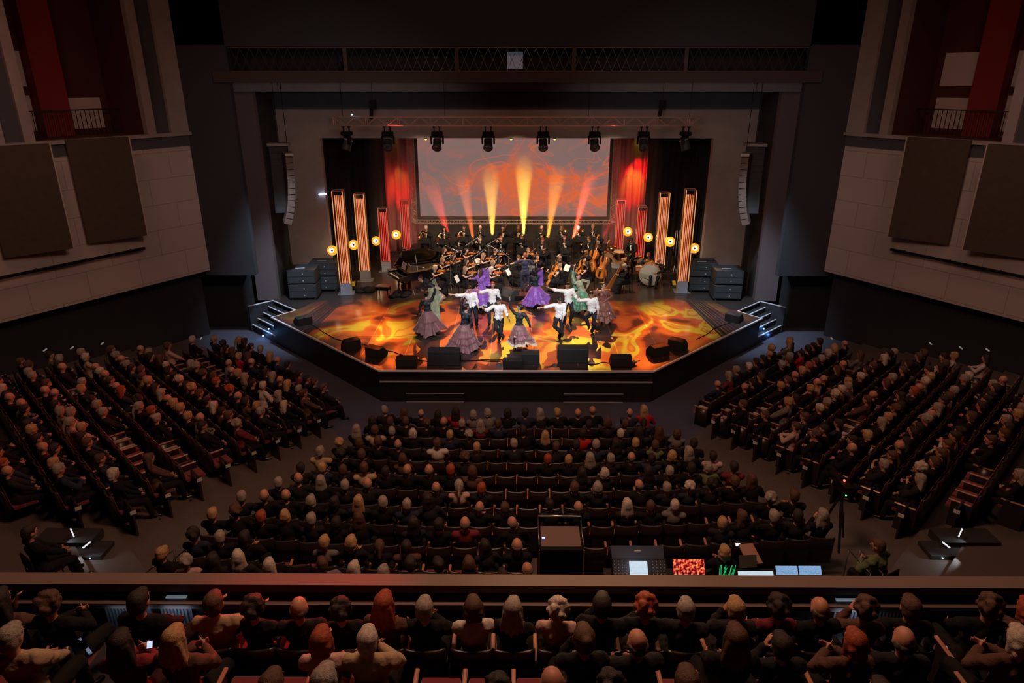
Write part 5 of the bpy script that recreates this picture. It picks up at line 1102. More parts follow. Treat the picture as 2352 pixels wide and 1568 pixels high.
# stands and microphones between the players
for px, py, rz, lab in ((1170, 625, 70, 'tilted white-sheeted stand left of the conductor'), (1300, 615, -60, 'white-sheeted stand between the cellists'), (1052, 640, 75, 'low stand in front of the fair violinist'), (1100, 600, 60, 'stand between the violin desks')):
    p = PZ(px, py, .95); stand(V((p.x, p.y, 0)), R(rz), 'music '+lab, h=.85)
p = PZ(1206, 612, 1.2); stand(V((p.x+.25, p.y+.3, 0)), PI, 'conductor music desk with open score', h=.95)
for px, py, bz, rz, lab in ((1033, 590, 1.5, 20, 'at the left violins'), (1047, 575, 1.6, 200, 'among the middle violins'), (1090, 590, 1.6, 30, 'right of the middle violins'), (1146, 575, 1.7, 200, 'above the centre violins'), (1168, 590, 1.5, 150, 'left of the conductor with a long slanting arm'),
    (1225, 555, 1.5, 300, 'behind the conductor'), (945, 610, 1.3, 30, 'over the piano strings'), (1400, 540, 1.9, 100, 'above the double basses'), (1075, 560, 1.5, 20, 'in front of the flutes'), (1123, 560, 1.5, 10, 'between the flautists'), (1290, 585, 1.2, 40, 'between cello and stand')):
    p = PZ(px, py, bz); mic(V((p.x, p.y, 0)), R(rz), 'grey boom microphone stand '+lab, h=bz, boom=.55, tilt=30 if bz > 1.4 else -15)
# ================================================================ STAGE DRESSING
ACR = glass('clear_acrylic', (.80, .78, .76), .10)
FROST = mat('frosted_acrylic_base', (.30, .33, .40), .35, spec=.6)
def tubes_mat(name, c, es): return mat(name, (.3, .1, .05), .4, emit=c, es=es)
TT = {'amber': (tubes_mat('amber_led_tube', (1, .30, .13), 1.7), tubes_mat('amber_edge', (1, .42, .12), .9)), 'red': (tubes_mat('red_led_tube', (1, .07, .05), 1.6), tubes_mat('red_edge', (1, .10, .06), .7))}
def tower(label, base, H, wd, kind, rz):
    t = thing('light_tower', label, 'light tower', base, rz, 'illuminated light towers'); w2 = wd/2; tm, em = TT[kind]; z0 = .50
    MB().box(-w2-.14, w2+.14, -w2-.12, w2+.12, 0, .02).obj('base_plate', mat('base_plate_metal', (.35, .36, .38), .35, .6), t)
    MB().box(-w2, w2, -w2, w2, .02, z0).obj('plinth', FROST, t)
    for i, x in enumerate([-.66, -.33, 0, .33, .66][:5 if kind == 'amber' else 4]):
        xx = x*w2 if kind == 'amber' else (-.6+.4*i)*w2
        mb = MB(); mb.tube([(xx, -.02, z0), (xx, -.02, H-.22)], .020, 8); mb.obj('led_tube', tm, t, True)
    for x in (-1, 1):
        for y in (-1, 1):
            mb = MB(); mb.box(x*w2-.014, x*w2+.014, y*w2-.014, y*w2+.014, z0, H); mb.obj('corner_post', em if y < 0 else METAL, t)
    for z in (H,):
        mb = MB()
        for a, b in (((-1, -1), (1, -1)), ((1, -1), (1, 1)), ((1, 1), (-1, 1)), ((-1, 1), (-1, -1))): mb.bar((a[0]*w2, a[1]*w2, z), (b[0]*w2, b[1]*w2, z), .03)
        mb.obj('top_frame', mat('tower_frame', (.55, .42, .40), .3, .7), t)
    for nm, a in (('left_pane', (-w2-.006, -w2, -w2, w2)), ('right_pane', (w2, w2+.006, -w2, w2)), ('front_pane', (-w2, w2, -w2-.006, -w2))): MB().box(a[0], a[1], a[2], a[3], z0, H-.02).obj(nm, ACR, t)
    q = MB().box(-.16*wd, .16*wd, -.03, .03, H*.76, H*.765).obj('tube_clamp', METAL, t)
order = ['tallest and nearest the audience', 'second from the audience', 'third, shorter and red', 'farthest and red, behind the piano']
for sg, arr in ((-1, (((795, 675), (774, 438)), ((839, 645), (824, 446)), ((887, 623), (878, 478)), ((935, 597), (925, 460)))), (1, (((1567, 671), (1582, 436)), ((1513, 637), (1526, 443)), ((1467, 615), (1469, 475)), ((1420, 592), (1425, 459))))):
    for i, (b, tp) in enumerate(arr):
        p = PZ(*b); H = PY(tp[0], tp[1], p.y).z; lab = order[i] if sg < 0 or i < 3 else 'farthest and red, beside the screen'
        tower('glowing %s tube tower on the %s side, %s' % (('amber', 'red')[i > 1], ('left', 'right')[sg > 0], lab), p+V((0, .15, 0)), H, .44 if i < 2 else .42, ('amber', 'red')[i > 1], sg*R(-4))
# round lamps on stands
LR = mat('amber_reflector', (.9, .5, .05), .4, emit=(1, .40, .015), es=1.0); LWt = mat('white_lamp_ring', (1, .9, .7), .4, emit=(1, .88, .62), es=6); LC = mat('lamp_core', (.06, .015, .01), .4)
for px, py, Y, lab in ((763, 575, 30.3, 'nearest the left subwoofers'), (812, 562, 32, 'between the two tall left towers'), (864, 553, 34, 'between the second and third left towers'), (910, 539, 36, 'left of the farthest left tower'),
    (1442, 532, 36, 'right of the farthest right tower'), (1489, 545, 34, 'between the third and second right towers'), (1539, 555, 32, 'between the two tall right towers'), (1595, 570, 30.3, 'nearest the right subwoofers')):
    p = PY(px, py, Y); r = 11.3/F*math.hypot(Y, CAMH-p.z)*(1.0 if Y < 33 else .92)
    t = thing('round_stage_lamp', 'round amber lamp on a stand, %s' % lab, 'lamp', (p.x, p.y, 0), math.atan2(-p.x, p.y)*-1*0, 'round amber lamps on stands')
    T = Matrix.Translation((0, 0, p.z)) @ Matrix.Rotation(R(-14), 4, 'X')
    mb = MB(); mb.T = T; mb.lathe([(r*.66, .03), (r*.9, -.02), (r, -.05), (r, .02), (r*.5, .12)], 32, axis='y'); mb.obj('reflector_rim', LR, t, True)
    mb = MB(); mb.T = T; mb.lathe([(r*.22, .0), (r*.72, -.01)], 32, axis='y'); mb.obj('glowing_ring', LWt, t)
    mb = MB(); mb.T = T; mb.ell((0, -.03, 0), (r*.26, .05, r*.26), n=16, m=8); mb.obj('bulb_cap', LC, t, True)
    mb = MB(); mb.tube([(0, .08, p.z-r), (0, .08, .3)], .014, 6); mb.tube([(0, .08, p.z-r), (0, .08, p.z)], .014, 6); mb.obj('pole', DMETAL, t)
    for k in range(3): a = k*2.094-1.57; mb = MB(); mb.tube([(0, .08, .55), (.36*math.cos(a), .08+.36*math.sin(a), .01)], .011, 6); mb.obj('leg', DMETAL, t)
# stage monitors
def wedge(label, base, rz, wd=.62, dp=.46, h=.40, face=1):
    t = thing('stage_monitor', label, 'monitor speaker', base, rz, 'black stage monitor wedges')
    prof = [(-dp/2, 0), (dp/2, 0), (dp/2, h*.35), (dp*.05, h), (-dp/2, h*.92)]
    mb = MB(); n = len(prof); mb.add([(-wd/2, y, z) for y, z in prof]+[(wd/2, y, z) for y, z in prof], [tuple(range(n)), tuple(range(n, 2*n))[::-1]]+[(i, n+i, n+(i+1) % n, (i+1) % n) for i in range(n)]); bevel(mb.obj('cabinet', CASE, t), .02)
    mb = MB(); a = V((0, dp/2, h*.35)); b = V((0, dp*.05, h)); o = V((0, .012, .012))
    mb.add([(-wd*.45, a.y, a.z), (wd*.45, a.y, a.z), (wd*.45, b.y, b.z), (-wd*.45, b.y, b.z)]+[(-wd*.45, a.y+.012, a.z+.012), (wd*.45, a.y+.012, a.z+.012), (wd*.45, b.y+.012, b.z+.006), (-wd*.45, b.y+.012, b.z+.006)], [(0, 1, 2, 3), (7, 6, 5, 4), (0, 4, 5, 1), (1, 5, 6, 2), (2, 6, 7, 3), (3, 7, 4, 0)]); mb.obj('grille', MATS['grille'], t)
    for s in (-.07, .07): mb = MB(); mb.ell((wd/2+.002, s, h*.35), (.006, .03, .025), n=8, m=5); mb.obj('socket', BLACK, t)
    return t
for px, py, rz, w_, dp, h, lab in ((803, 806, 38, .58, .5, .40, 'near the left diagonal edge, boxy one'), (862, 822, -28, .62, .5, .36, 'tilted, at the left front corner'), (933, 846, 0, .70, .5, .36, 'left of the large left wedge on the front edge'),
    (1020, 840, 0, 1.08, .55, .56, 'large wide one on the front edge, left of centre'), (1178, 846, 0, .66, .45, .30, 'low one just left of the centre pair'), (1219, 838, 0, .60, .5, .44, 'taller one just right of the centre pair'),
    (1316, 834, 0, 1.04, .55, .56, 'large wide one on the front edge, right of centre'), (1427, 845, 0, .70, .5, .40, 'at the right end of the front edge'), (1513, 818, 25, .66, .5, .36, 'tilted, at the right front corner'), (1560, 806, -38, .58, .5, .40, 'near the right diagonal edge, boxy one'),
    (692, 748, 40, .6, .5, .34, 'dim one far left by the stage steps'), (1690, 741, -40, .6, .5, .34, 'dim one far right by the stage steps'), (1168, 690, -50, .8, .6, .46, 'grey-grilled one in front of the conductor podium')):
    p = PZ(px, py); wedge('black monitor wedge, '+lab, p+V((0, dp/2, 0)), R(rz)+(PI if 'conductor' in lab else 0), w_, dp, h)
# dark cloth heap, cables, bouquet
mb = MB(); r2 = random.Random(3)
for k in range(16): mb.ell((r2.uniform(-.5, .5), r2.uniform(-.3, .3), .05), (r2.uniform(.12, .25), r2.uniform(.1, .2), r2.uniform(.05, .13)), Matrix.Rotation(r2.uniform(0, 3), 3, 'Z'))
me = remesh(mb, 'black_cloth_heap', [TUX], .03, 2); o = mk('cloth_heap', me); o.location = PZ(838, 668); tag(o, 'crumpled heap of black cloth beside the tall left tower', 'cloth')
me2 = me.copy(); o = mk('cloth_heap', me2); o.location = PZ(908, 678)+V((.25, 0, 0)); o.rotation_euler = (0, 0, 1.3); tag(o, 'dark cloth and pedals lying under the grand piano', 'cloth')
b = thing('bouquet', 'small wrapped bouquet of white flowers at the right front stage corner', 'bouquet', PZ(1450, 838), R(30))
mb = MB()
for k in range(9): mb.ell((r2.uniform(-.1, .1)+.1, r2.uniform(-.08, .08), .06+r2.uniform(0, .06)), (.045,)*3, n=8, m=5)
mb.obj('flowers', mat('cream_petals', (.55, .5, .38), .7), b, True)
mb = MB(); mb.tube([(.1, 0, .06), (-.3, -.02, .02)], [.09, .02], 8); mb.obj('wrapping', mat('green_wrap', (.06, .09, .05), .7), b, True)
def cable(pts, label, r=.012):
    cu = []; P_ = [PZ(*q) for q in pts]
    for i in range(len(P_)-1):
        for k in range(5): t_ = k/5; q = P_[i].lerp(P_[i+1], t_); cu.append(q+V((.03*math.sin(i*3+k), .03*math.cos(i*2+k*1.3), r)))
    cu.append(P_[-1]+V((0, 0, r))); mb = MB(); mb.tube(cu, r, 5); tag(mb.obj('cable', BLACK, smooth=True), label, 'cable', 'cables on the stage floor')
cable([(712, 745), (770, 778), (850, 795), (900, 808), (960, 825)], 'thin black cable along the left diagonal edge of the stage')
cable([(960, 828), (1010, 832), (1060, 828), (1150, 830)], 'black cable behind the large left wedge')
cable([(1060, 830), (1120, 826), (1170, 828)], 'short black cable left of the centre wedges')
cable([(1350, 838), (1390, 832), (1420, 836), (1470, 828)], 'black cable between the right wedges')
cable([(1600, 780), (1650, 750), (1690, 738)], 'black cable along the right diagonal edge of the stage')
for px, py, rz, sd in ((812, 654, R(10), 'left'), (1548, 652, R(-10), 'right')):
    p = PZ(px, py); t = thing('cable_ramp', 'black and yellow cable ramp beside the tall %s towers' % sd, 'cable ramp', p, rz)
    MB().prism([(-.16, -.4), (.16, -.4), (.16, .4), (-.16, .4)], 0, .05).obj('base', BLACK, t); MB().box(-.08, .08, -.4, .4, .05, .06).obj('yellow_lid', mat('yellow_plastic', (.55, .45, .03), .5), t)
mb = MB()
for x in (0, .14, .28): mb.tube([(x, 0, .6), (x*.6+.1, .1, 2.3)], .012, 6)
for k in range(6): a = k*1.05; mb.tube([(.15, 0, .6), (.15+.3*math.cos(a), .3*math.sin(a), .01)], .011, 5)
o = mb.obj('parked_stands', METAL); o.location = PZ(1540, 637); tag(o, 'cluster of folded metal stands between the right towers', 'stand')

# ---------------------------------------------------------------- floor-mounted beam lights in the haze
BE = []
for px, py, tx, ty_, col, W, an in ((966, 548, 905, 455, (1, .02, .03), 520, 16), (1035, 556, 1000, 452, (1, .05, .03), 1100, 16), (1088, 556, 1066, 430, (1, .16, .03), 900, 14), (1131, 548, 1128, 425, (1, .52, .06), 1500, 17),
    (1202, 548, 1203, 410, (1, .66, .08), 2400, 16), (1257, 554, 1276, 425, (1, .33, .03), 1400, 16), (1314, 554, 1352, 440, (1, .07, .03), 3200, 17), (1384, 548, 1432, 455, (1, .02, .03), 900, 15)):
    a = PY(px, py, 34.12); a.z = max(a.z, .5); b_ = PY(tx, ty_, 36.3)
    words_ = ['far left red', 'red, second from left', 'dim orange', 'amber left of centre', 'yellow central', 'orange right of centre', 'red-orange, second from right', 'far right red'][len(BE)]; BE.append(1)
    t = thing('beam_light', 'floor beam light among the wind players, '+words_, 'stage light', a, group='beam lights behind the orchestra')
    q = (b_-a).to_track_quat('Z', 'Y').to_matrix().to_4x4(); mb = MB(); mb.T = q @ Matrix.Translation((0, 0, -.12)); mb.lathe([(0, -.18), (.08, -.18), (.10, 0), (.10, .06)], 16); mb.obj('lamp_body', BLACK, t, True)
    mb = MB(); mb.T = q @ Matrix.Translation((0, 0, -.08)); mb.lathe([(.09, 0), (0, .012)], 16); lm = mat('beam_lens_%d' % len(BE), (.5, .5, .5), .4, emit=tuple(min(1, c*.6+.4) if c > .3 else c+.12 for c in col), es=9); mb.obj('lens', lm, t, True)
    mb = MB(); mb.tube([(0, .05, 0), (0, .05, -a.z+.37)], .012, 6); mb.obj('pole', BLACK, t)
    spot('haze_beam_light', a+(b_-a).normalized()*.02, b_, W*24*HAZEK*(.16 if abs(px-1171) > 190 else 1), col, an, .55, .05)

m = bpy.data.materials.new('haze'); m.use_nodes = True; nt = m.node_tree; nt.nodes.clear(); o_ = N_(m, 'ShaderNodeOutputMaterial'); vs_ = N_(m, 'ShaderNodeVolumeScatter'); vs_.inputs['Density']  .default_value = .045; vs_.inputs['Anisotropy'].default_value = .1; nt.links.new(vs_.outputs[0], o_.inputs['Volume'])
MATS['haze'] = m
o = MB().box(-7.4, 7.2, 34.3, 36.6, 1.0, 6.6).obj('stage_haze', m); tag(o, 'thin stage haze above the back rows catching the light beams', 'haze', kind='stuff')
# ================================================================ AUDITORIUM: seats, audience, balcony, mixing desk
VEL = mat('dark_red_velvet', (.16, .012, .016), .85, sheen=.4); SBACK = mat('seat_shell_black', (.022, .016, .015), .35, spec=.6); ARMW = mat('armrest_wood', (.42, .19, .12), .45, coat=.2)
PLATE = mat('row_label_plate', (.55, .55, .50), .5)
def seat_proto(end):
    t = thing('theatre_seat', '', 'seat')
    bevel(MB().box(-.21, .21, -.30, .16, .38, .47).obj('seat_cushion', VEL, t), .03, 2)
    vs = []; fs = []; n = 8
    for i in range(n+1):
        x = -.235+.47*i/n; c = .03*(1-(x/.235)**2); top = .90+.02*(x/.235)**2
        vs += [(x, .17+c, .36), (x, .235+c, top-.03), (x, .26+c, top), (x, .29+c, top-.02), (x, .25+c, .30)]
    for i in range(n):
        for q in range(5): fs.append((5*i+q, 5*i+(q+1) % 5, 5*i+5+(q+1) % 5, 5*i+5+q))
    fs += [tuple(range(5))[::-1], tuple(range(5*n, 5*n+5))]
    MB().add(vs, fs).obj('backrest', SBACK, t, True)
    vs = [(x, y, z) for x in (-.2, .2) for y, z in ((.155, .48), (.205, .84), (.22, .84), (.17, .48))]
    MB().add(vs, [(0, 1, 2, 3), (7, 6, 5, 4), (0, 4, 5, 1), (1, 5, 6, 2), (2, 6, 7, 3), (3, 7, 4, 0)]).obj('back_pad', VEL, t)
    a = bevel(MB().box(.215, .265, -.26, .17, .60, .635).obj('armrest', ARMW, t), .012, 1)
    MB().box(.225, .255, -.2, .2, 0, .60).obj('side_support', SBACK, t)
    if end:
        e = MB().box(.256, .285, -.26, .26, .02, .66).obj('end_panel', SBACK, t); MB().box(.286, .290, -.14, -.03, .55, .62).obj('row_label', PLATE, e)
    note_kids(t); return t
SKINA = mat('audience_skin', (.50, .24, .16), .55)
POSA = dict(
    lap=dict(hands=((-.10, -.34, .66), (.10, -.34, .66)), eh=((-1, .3, -.6), (1, .3, -.6))),
    clap=dict(hands=((-.05, -.28, .84), (.05, -.26, .84)), eh=((-1, .2, -.7), (1, .2, -.7)), palm=((1, 0, 0), (-1, 0, 0)), curl=.1),
    chin=dict(hands=((-.12, -.30, .68), (.05, -.16, 1.04)), eh=((-1, .3, -.6), (.5, .1, -1))),
    lean=dict(hands=((-.05, -.30, .80), (.12, -.32, .80)), eh=((-1, .3, -.6), (1, .3, -.6)), spine=(.12, -.16, 1), head=(.3, -1, -.1)))
AUD = {}
def aud(key, fem, vox):
    k = (key, fem, vox)
    if k in AUD: return AUD[k]
    P = dict(hip=(0, .03, .56), spine=(0, .10, 1), feet=((-.14, -.46, .08), (.14, -.46, .08)), kh=((-.2, -.6, 1), (.2, -.6, 1)), head=(0, -1, -.12), fem=fem, hk=1.17); P.update(POSA[key])
    J = build_figure(P, vox*.9, detail=vox < .03); J['skin'].materials[0] = SKINA
    AUD[k] = dict(J=J, top=cloth_top(J, TUX, 'long', .022, voxel=vox, tail=.06, name='top'), legs=cloth_legs(J, TROUS, voxel=vox), shoes=shoes(J, SHOE, vox), hair={}); return AUD[k]
def ahair(D, st, vox):
    if st not in D['hair']: D['hair'][st] = hair(D['J'], st, GREY, vox*.85)
    return D['hair'][st]
HC = {'grey': (.30, .26, .22), 'white': (.50, .43, .36), 'dark': (.020, .013, .010), 'brown': (.085, .04, .022), 'blond': (.42, .26, .12), 'red': (.32, .06, .02)}
CC = {'black': (.006, .0055, .006), 'charcoal': (.014, .013, .016), 'navy': (.018, .024, .05), 'white': (.52, .47, .42), 'pale pink': (.50, .33, .29), 'beige': (.40, .30, .19), 'red': (.42, .015, .02), 'green': (.12, .16, .07), 'wine': (.16, .02, .03), 'brown': (.10, .05, .035), 'grey': (.16, .15, .155)}
HC['balding'] = (.10, .075, .06)
HM = {k: mat('audience_hair_'+k, c, .6, bump=.5, bscale=140, var=.35, vscale=30) for k, c in HC.items()}
CM = {k: mat('audience_cloth_'+k.replace(' ', '_'), c, .9, spec=.3, bump=.3, bscale=30) for k, c in CC.items()}
HAIRW = {'grey': 'grey-haired', 'white': 'white-haired', 'dark': 'dark-haired', 'brown': 'brown-haired', 'blond': 'blond', 'red': 'red-haired'}
def rnd_person(r, front=False):
    fem = r.random() < .5
    hc = r.choices(['grey', 'white', 'dark', 'brown', 'blond', 'red'], [22, 9, 28, 24, 12, 5])[0]
    st = r.choices(['long', 'bob', 'short', 'curly', 'bun', 'ponytail'], [28, 26, 20, 12, 7, 7])[0] if fem else r.choices(['short', 'bald'], [75, 25])[0]
    if st == 'bald': hc = 'balding'
    cc = r.choices(list(CC), [52, 18, 10, 3, 2, 2, 1.5, 1, 2, 3, 5])[0]
    return dict(fem=fem, hc=hc, st=st, cc=cc, pose=r.choices(['lap', 'clap', 'chin', 'lean'], [50, 16, 14, 20])[0])
ORD = ['first', 'second', 'third', 'fourth', 'fifth', 'sixth', 'seventh', 'eighth', 'ninth', 'tenth', 'eleventh', 'twelfth', 'thirteenth', 'fourteenth', 'fifteenth', 'sixteenth', 'seventeenth', 'eighteenth', 'nineteenth', 'twentieth'] + ['%s-%s' % (a, b) for a in ('twenty', 'thirty', 'forty') for b in ('first', 'second', 'third', 'fourth', 'fifth', 'sixth', 'seventh', 'eighth', 'ninth', 'tenth')]
SPOTS = []                                      # (location, rz, occupied, person spec, place phrase, row end, block)
ra = random.Random(77)
def inframe(p):
    a, b = math.cos(YAW), math.sin(YAW); x, y = p.x*a+p.y*b, -p.x*b+p.y*a; z = p.z+.9-CAMH; c, s = math.cos(TH), math.sin(TH); d = y*c-z*s
    if d < .3: return False
    u = 1176+F*x/d; v = 784+F*(-y*s-z*c)/d; return -25 < u < 2377 and v < 1660
# centre block
HW = [4.15, 4.45, 4.7, 4.9, 5.15, 5.4, 5.65, 6.0, 6.25, 6.25, 6.1]
EMPTY = {1: [(1180, 1325), (1480, 1530)], 2: [(1110, 1205), (1275, 1330), (1365, 1415)], 3: [(1015, 1080)], 4: [(995, 1040), (1085, 1175), (1185, 1240)], 5: [(1110, 1305), (1430, 1470)], 6: [(940, 990), (1195, 1270), (1400, 1460)], 7: [(1000, 1050), (1170, 1250), (1280, 1310), (1560, 1760)], 8: [(1350, 1570), (870, 930)], 9: [(600, 700), (930, 1075), (1350, 1400)], 10: [(640, 720)]}
for k in range(11):
    n = int(2*HW[k]/.5); z = HF+.115*k
    for i in range(n):
        x = (i-(n-1)/2)*.5; y = 17.55-.815*k+.010*x*x; p = V((x+.02, y, z))
        if k >= 9 and x > 1.0: continue                      # the mixing position
        if k == 8 and .2 < x < 1.3: continue
        if k >= 9 and .3 < x: continue
        hp = V((x, y-.1, z+1.2)); a, b = math.cos(YAW), math.sin(YAW); xx, yy = hp.x*a+hp.y*b, -hp.x*b+hp.y*a; d = yy*math.cos(TH)-(hp.z-CAMH)*math.sin(TH); u = 1176+F*xx/d
        occ = not any(e0 < u < e1 for e0, e1 in EMPTY.get(k, [])) and ra.random() < .93
        SPOTS.append((p, PI-.02*x, occ, 'centre block, %s row, %s seat from left' % (ORD[k], ORD[i]), 'R' if i == n-1 else ('L' if i == 0 else ''), 'centre block', k))
# side blocks
for sg in (-1, 1):
    sd = 'left' if sg < 0 else 'right'
    for k in range(12):
        r_ = (8.72+.82*k)*1.41421; xi = 5.78+.335*k if k < 9 else 9.6+1.0*(k-9); xo = 10.55+.62*k; z = HF+.115*k; L_ = (xo-xi)*1.41421; n = int(L_/.5)
        for i in range(n):
            x = xi+(i*.5+.25)*.7071; y = Yc+x-r_; p = V((sg*x, y, z))
            if not inframe(p): continue
            occ = ra.random() < (.9 if noise.noise(V((x*.5, y*.5, sg*3.))) > -.28 else .12)
            ph = '%s block, %s row, %s seat from aisle' % (sd, ORD[k], ORD[i])
            SPOTS.append((p, PI+sg*R(45), occ, ph, ('L' if sg > 0 else 'R') if i == 0 else '', sd+' block', k))
def balc_x(px, py, Y): return PY(px, py, Y).x
# balcony
BAL = [(6.0, 2.30, 'front'), (5.15, 2.65, 'second'), (4.30, 3.0, 'third')]
BP = [[(28, 'dark', 'long', 'brown', 'chin'), (150, 'brown', 'curly', 'black', 'clap'), (355, 'dark', 'short', 'black', 'lap'), (480, 'brown', 'short', 'beige', 'chin'), (560, 'dark', 'curly', 'black', 'chin'), (655, 'balding', 'bald', 'charcoal', 'lap'), (742, 'dark', 'curly', 'black', 'lap'), (845, 'red', 'long', 'brown', 'lap'), (920, 'grey', 'short', 'black', 'clap'), (1035, 'brown', 'bob', 'white', 'lap'), (1118, 'grey', 'long', 'black', 'lap'), (1217, 'white', 'curly', 'pale pink', 'lap'), (1315, 'dark', 'short', 'black', 'chin'), (1405, 'red', 'curly', 'black', 'clap'), (1490, 'grey', 'short', 'charcoal', 'lap'), (1608, 'blond', 'short', 'charcoal', 'chin'), (1690, 'dark', 'curly', 'wine', 'lap'), (1780, 'balding', 'bald', 'black', 'lap'), (1885, 'brown', 'curly', 'brown', 'chin'), (1985, 'brown', 'short', 'black', 'lap'), (2235, 'brown', 'curly', 'black', 'lap'), (2310, 'red', 'bob', 'brown', 'clap')],
      [(25, 'grey', 'short', 'beige', 'lap'), (275, 'dark', 'long', 'wine', 'clap'), (412, 'blond', 'long', 'brown', 'clap'), (722, 'red', 'bob', 'pale pink', 'chin'), (815, 'white', 'short', 'beige', 'clap'), (1320, 'brown', 'bun', 'black', 'chin'), (1445, 'balding', 'bald', 'charcoal', 'lap'), (1655, 'brown', 'long', 'black', 'lap'), (1748, 'dark', 'short', 'charcoal', 'chin'), (1960, 'red', 'bob', 'brown', 'clap'), (2065, 'balding', 'bald', 'charcoal', 'lap'), (2345, 'white', 'bob', 'brown', 'clap')],
      [(640, 'brown', 'short', 'brown', 'lap'), (748, 'grey', 'bob', 'grey', 'lap'), (1120, 'dark', 'curly', 'black', 'lap'), (1220, 'balding', 'bald', 'wine', 'lap'), (1345, 'dark', 'curly', 'navy', 'lap'), (1560, 'brown', 'short', 'black', 'lap'), (2040, 'dark', 'short', 'black', 'lap')]]
BALP = []
for (Y, fz, nm), pp in zip(BAL, BP):
    py = {6.0: 1410, 5.15: 1490, 4.3: 1570}[Y]; xs = [balc_x(q[0], py, Y) for q in pp]
    step = .50; x = balc_x(8, py, Y); grid = []
    x0 = balc_x(1035 if Y != 5.15 else 1118, py, Y) % step
    X = -7.0
    while X < 7: grid.append(X); X += step
    grid = [g+x0 for g in grid]; used_ = {}
    for q, xx in zip(pp, xs): j = min((j for j in range(len(grid)) if j not in used_), key=lambda j: abs(grid[j]-xx)); used_[j] = q
    cnt = 0
    for j, g in enumerate(grid):
        if abs(g) > (6.2 if Y > 5.5 else 5.4): continue
        gap = (balc_x(190 if Y > 5.5 else 150, py, Y) < g < balc_x(330 if Y > 5.5 else 255, py, Y)) or (balc_x(2030 if Y > 5.5 else 2090, py, Y) < g < balc_x(2200 if Y > 5.5 else 2320, py, Y))
        if gap and j not in used_: continue
        cnt += 1
        q = used_.get(j); spec = None
        if q: spec = dict(fem=q[2] in ('long', 'bob', 'curly', 'bun'), hc=q[1], st=q[2], cc=q[3], pose=q[4]); xx = balc_x(q[0], py, Y)
        BALP.append((V((g if not q else .5*g+.5*xx, Y+.02, fz)), PI, bool(q), '%s balcony row, %s seat from left' % (nm, ORD[cnt-1]), '', 'balcony', spec, q))
ALL = [(s[0], s[1], s[2], s[3], s[4], s[5], None) for s in SPOTS]+[(b[0], b[1], b[2], b[3], b[4], b[5], b[6]) for b in BALP]
ALL.sort(key=lambda s: (s[0]+V((0, 0, 1))-V((0, 0, CAMH))).length)
ppl = []
for s in ALL:
    spec = s[6] or rnd_person(ra)
    ppl.append((s, spec, ra.uniform(-.16, .16), ra.uniform(.96, 1.05)))
# individual people: the 300 nearest
SBM = {}
def bmap(o, m):
    o.material_slots[0].link = 'OBJECT'; o.material_slots[0].material = m
occ = [q for q in ppl if q[0][2]]
for s, sp, dr, sc in occ[:300]:
    near = s[5] == 'balcony'; D = aud(sp['pose'], sp['fem'], .016 if near else .024)
    lab = '%s person in %s, %s' % ('balding' if sp['st'] == 'bald' else HAIRW.get(sp['hc']), sp['cc'], s[3])
    rz = s[1]+dr
    o = place(D['J'], lab, loc=s[0]+V((0, 0, 0)), rz=rz, group='audience in the '+s[5], sc=sc if not near else sc*1.04)
    for me, m in ((D['top'], CM[sp['cc']]), (D['legs'], CM['black']), (ahair(D, sp['st'], .016 if near else .024), HM[sp['hc']])): bmap(child(o, me), m)
    child(o, D['shoes'])
# the rest as one stuff object
def merge(parts, name, mats):
    import numpy as np
    vv = []; ff = []; mi = []; base = 0; cache = {}; LT = []
    for me, M, m in parts:
        if me.name not in cache:
            a = np.empty(len(me.vertices)*3, 'f'); me.vertices.foreach_get('co', a); lv = np.empty(len(me.loops), 'i'); me.loops.foreach_get('vertex_index', lv); lt = np.empty(len(me.polygons), 'i'); me.polygons.foreach_get('loop_total', lt); pm = np.empty(len(me.polygons), 'i'); me.polygons.foreach_get('material_index', pm); cache[me.name] = (a.reshape(-1, 3), lv, lt, pm)
        a, lv, lt, pm = cache[me.name]; Mn = np.array(M); vv.append(a @ Mn[:3, :3].T+Mn[:3, 3]); ff.append(lv+base); LT.append(lt); mi.append(np.full(len(lt), mats.index(m), 'i')); base += len(a)
    vv = np.concatenate(vv); ff = np.concatenate(ff); LT = np.concatenate(LT); mi = np.concatenate(mi)
    me = bpy.data.meshes.new(name); me.vertices.add(len(vv)); me.vertices.foreach_set('co', vv.ravel().astype('f')); me.loops.add(len(ff)); me.loops.foreach_set('vertex_index', ff.astype('i')); me.polygons.add(len(LT)); st = np.concatenate([[0], np.cumsum(LT)[:-1]]).astype('i'); me.polygons.foreach_set('loop_start', st); me.polygons.foreach_set('loop_total', LT.astype('i'))
    for m in mats: me.materials.append(m)
    me.polygons.foreach_set('material_index', mi); me.polygons.foreach_set('use_smooth', np.ones(len(LT), bool)); me.update(calc_edges=True); me.validate(); return mk(name, me)
parts = []
for s, sp, dr, sc in occ[300:]:
    D = aud(sp['pose'], sp['fem'], .036); M = Matrix.Translation(s[0]) @ Matrix.Rotation(s[1]+dr, 4, 'Z') @ Matrix.Scale(sc, 4)
    parts += [(D['J']['skin'], M, SKINA), (D['top'], M, CM[sp['cc']]), (D['legs'], M, CM['black']), (ahair(D, sp['st'], .036), M, HM[sp['hc']])]
if parts: tag(merge(parts, 'distant_audience', [SKINA]+list(CM.values())+list(HM.values())), 'crowd of seated spectators in the outer parts of the side blocks', 'audience', kind='stuff')
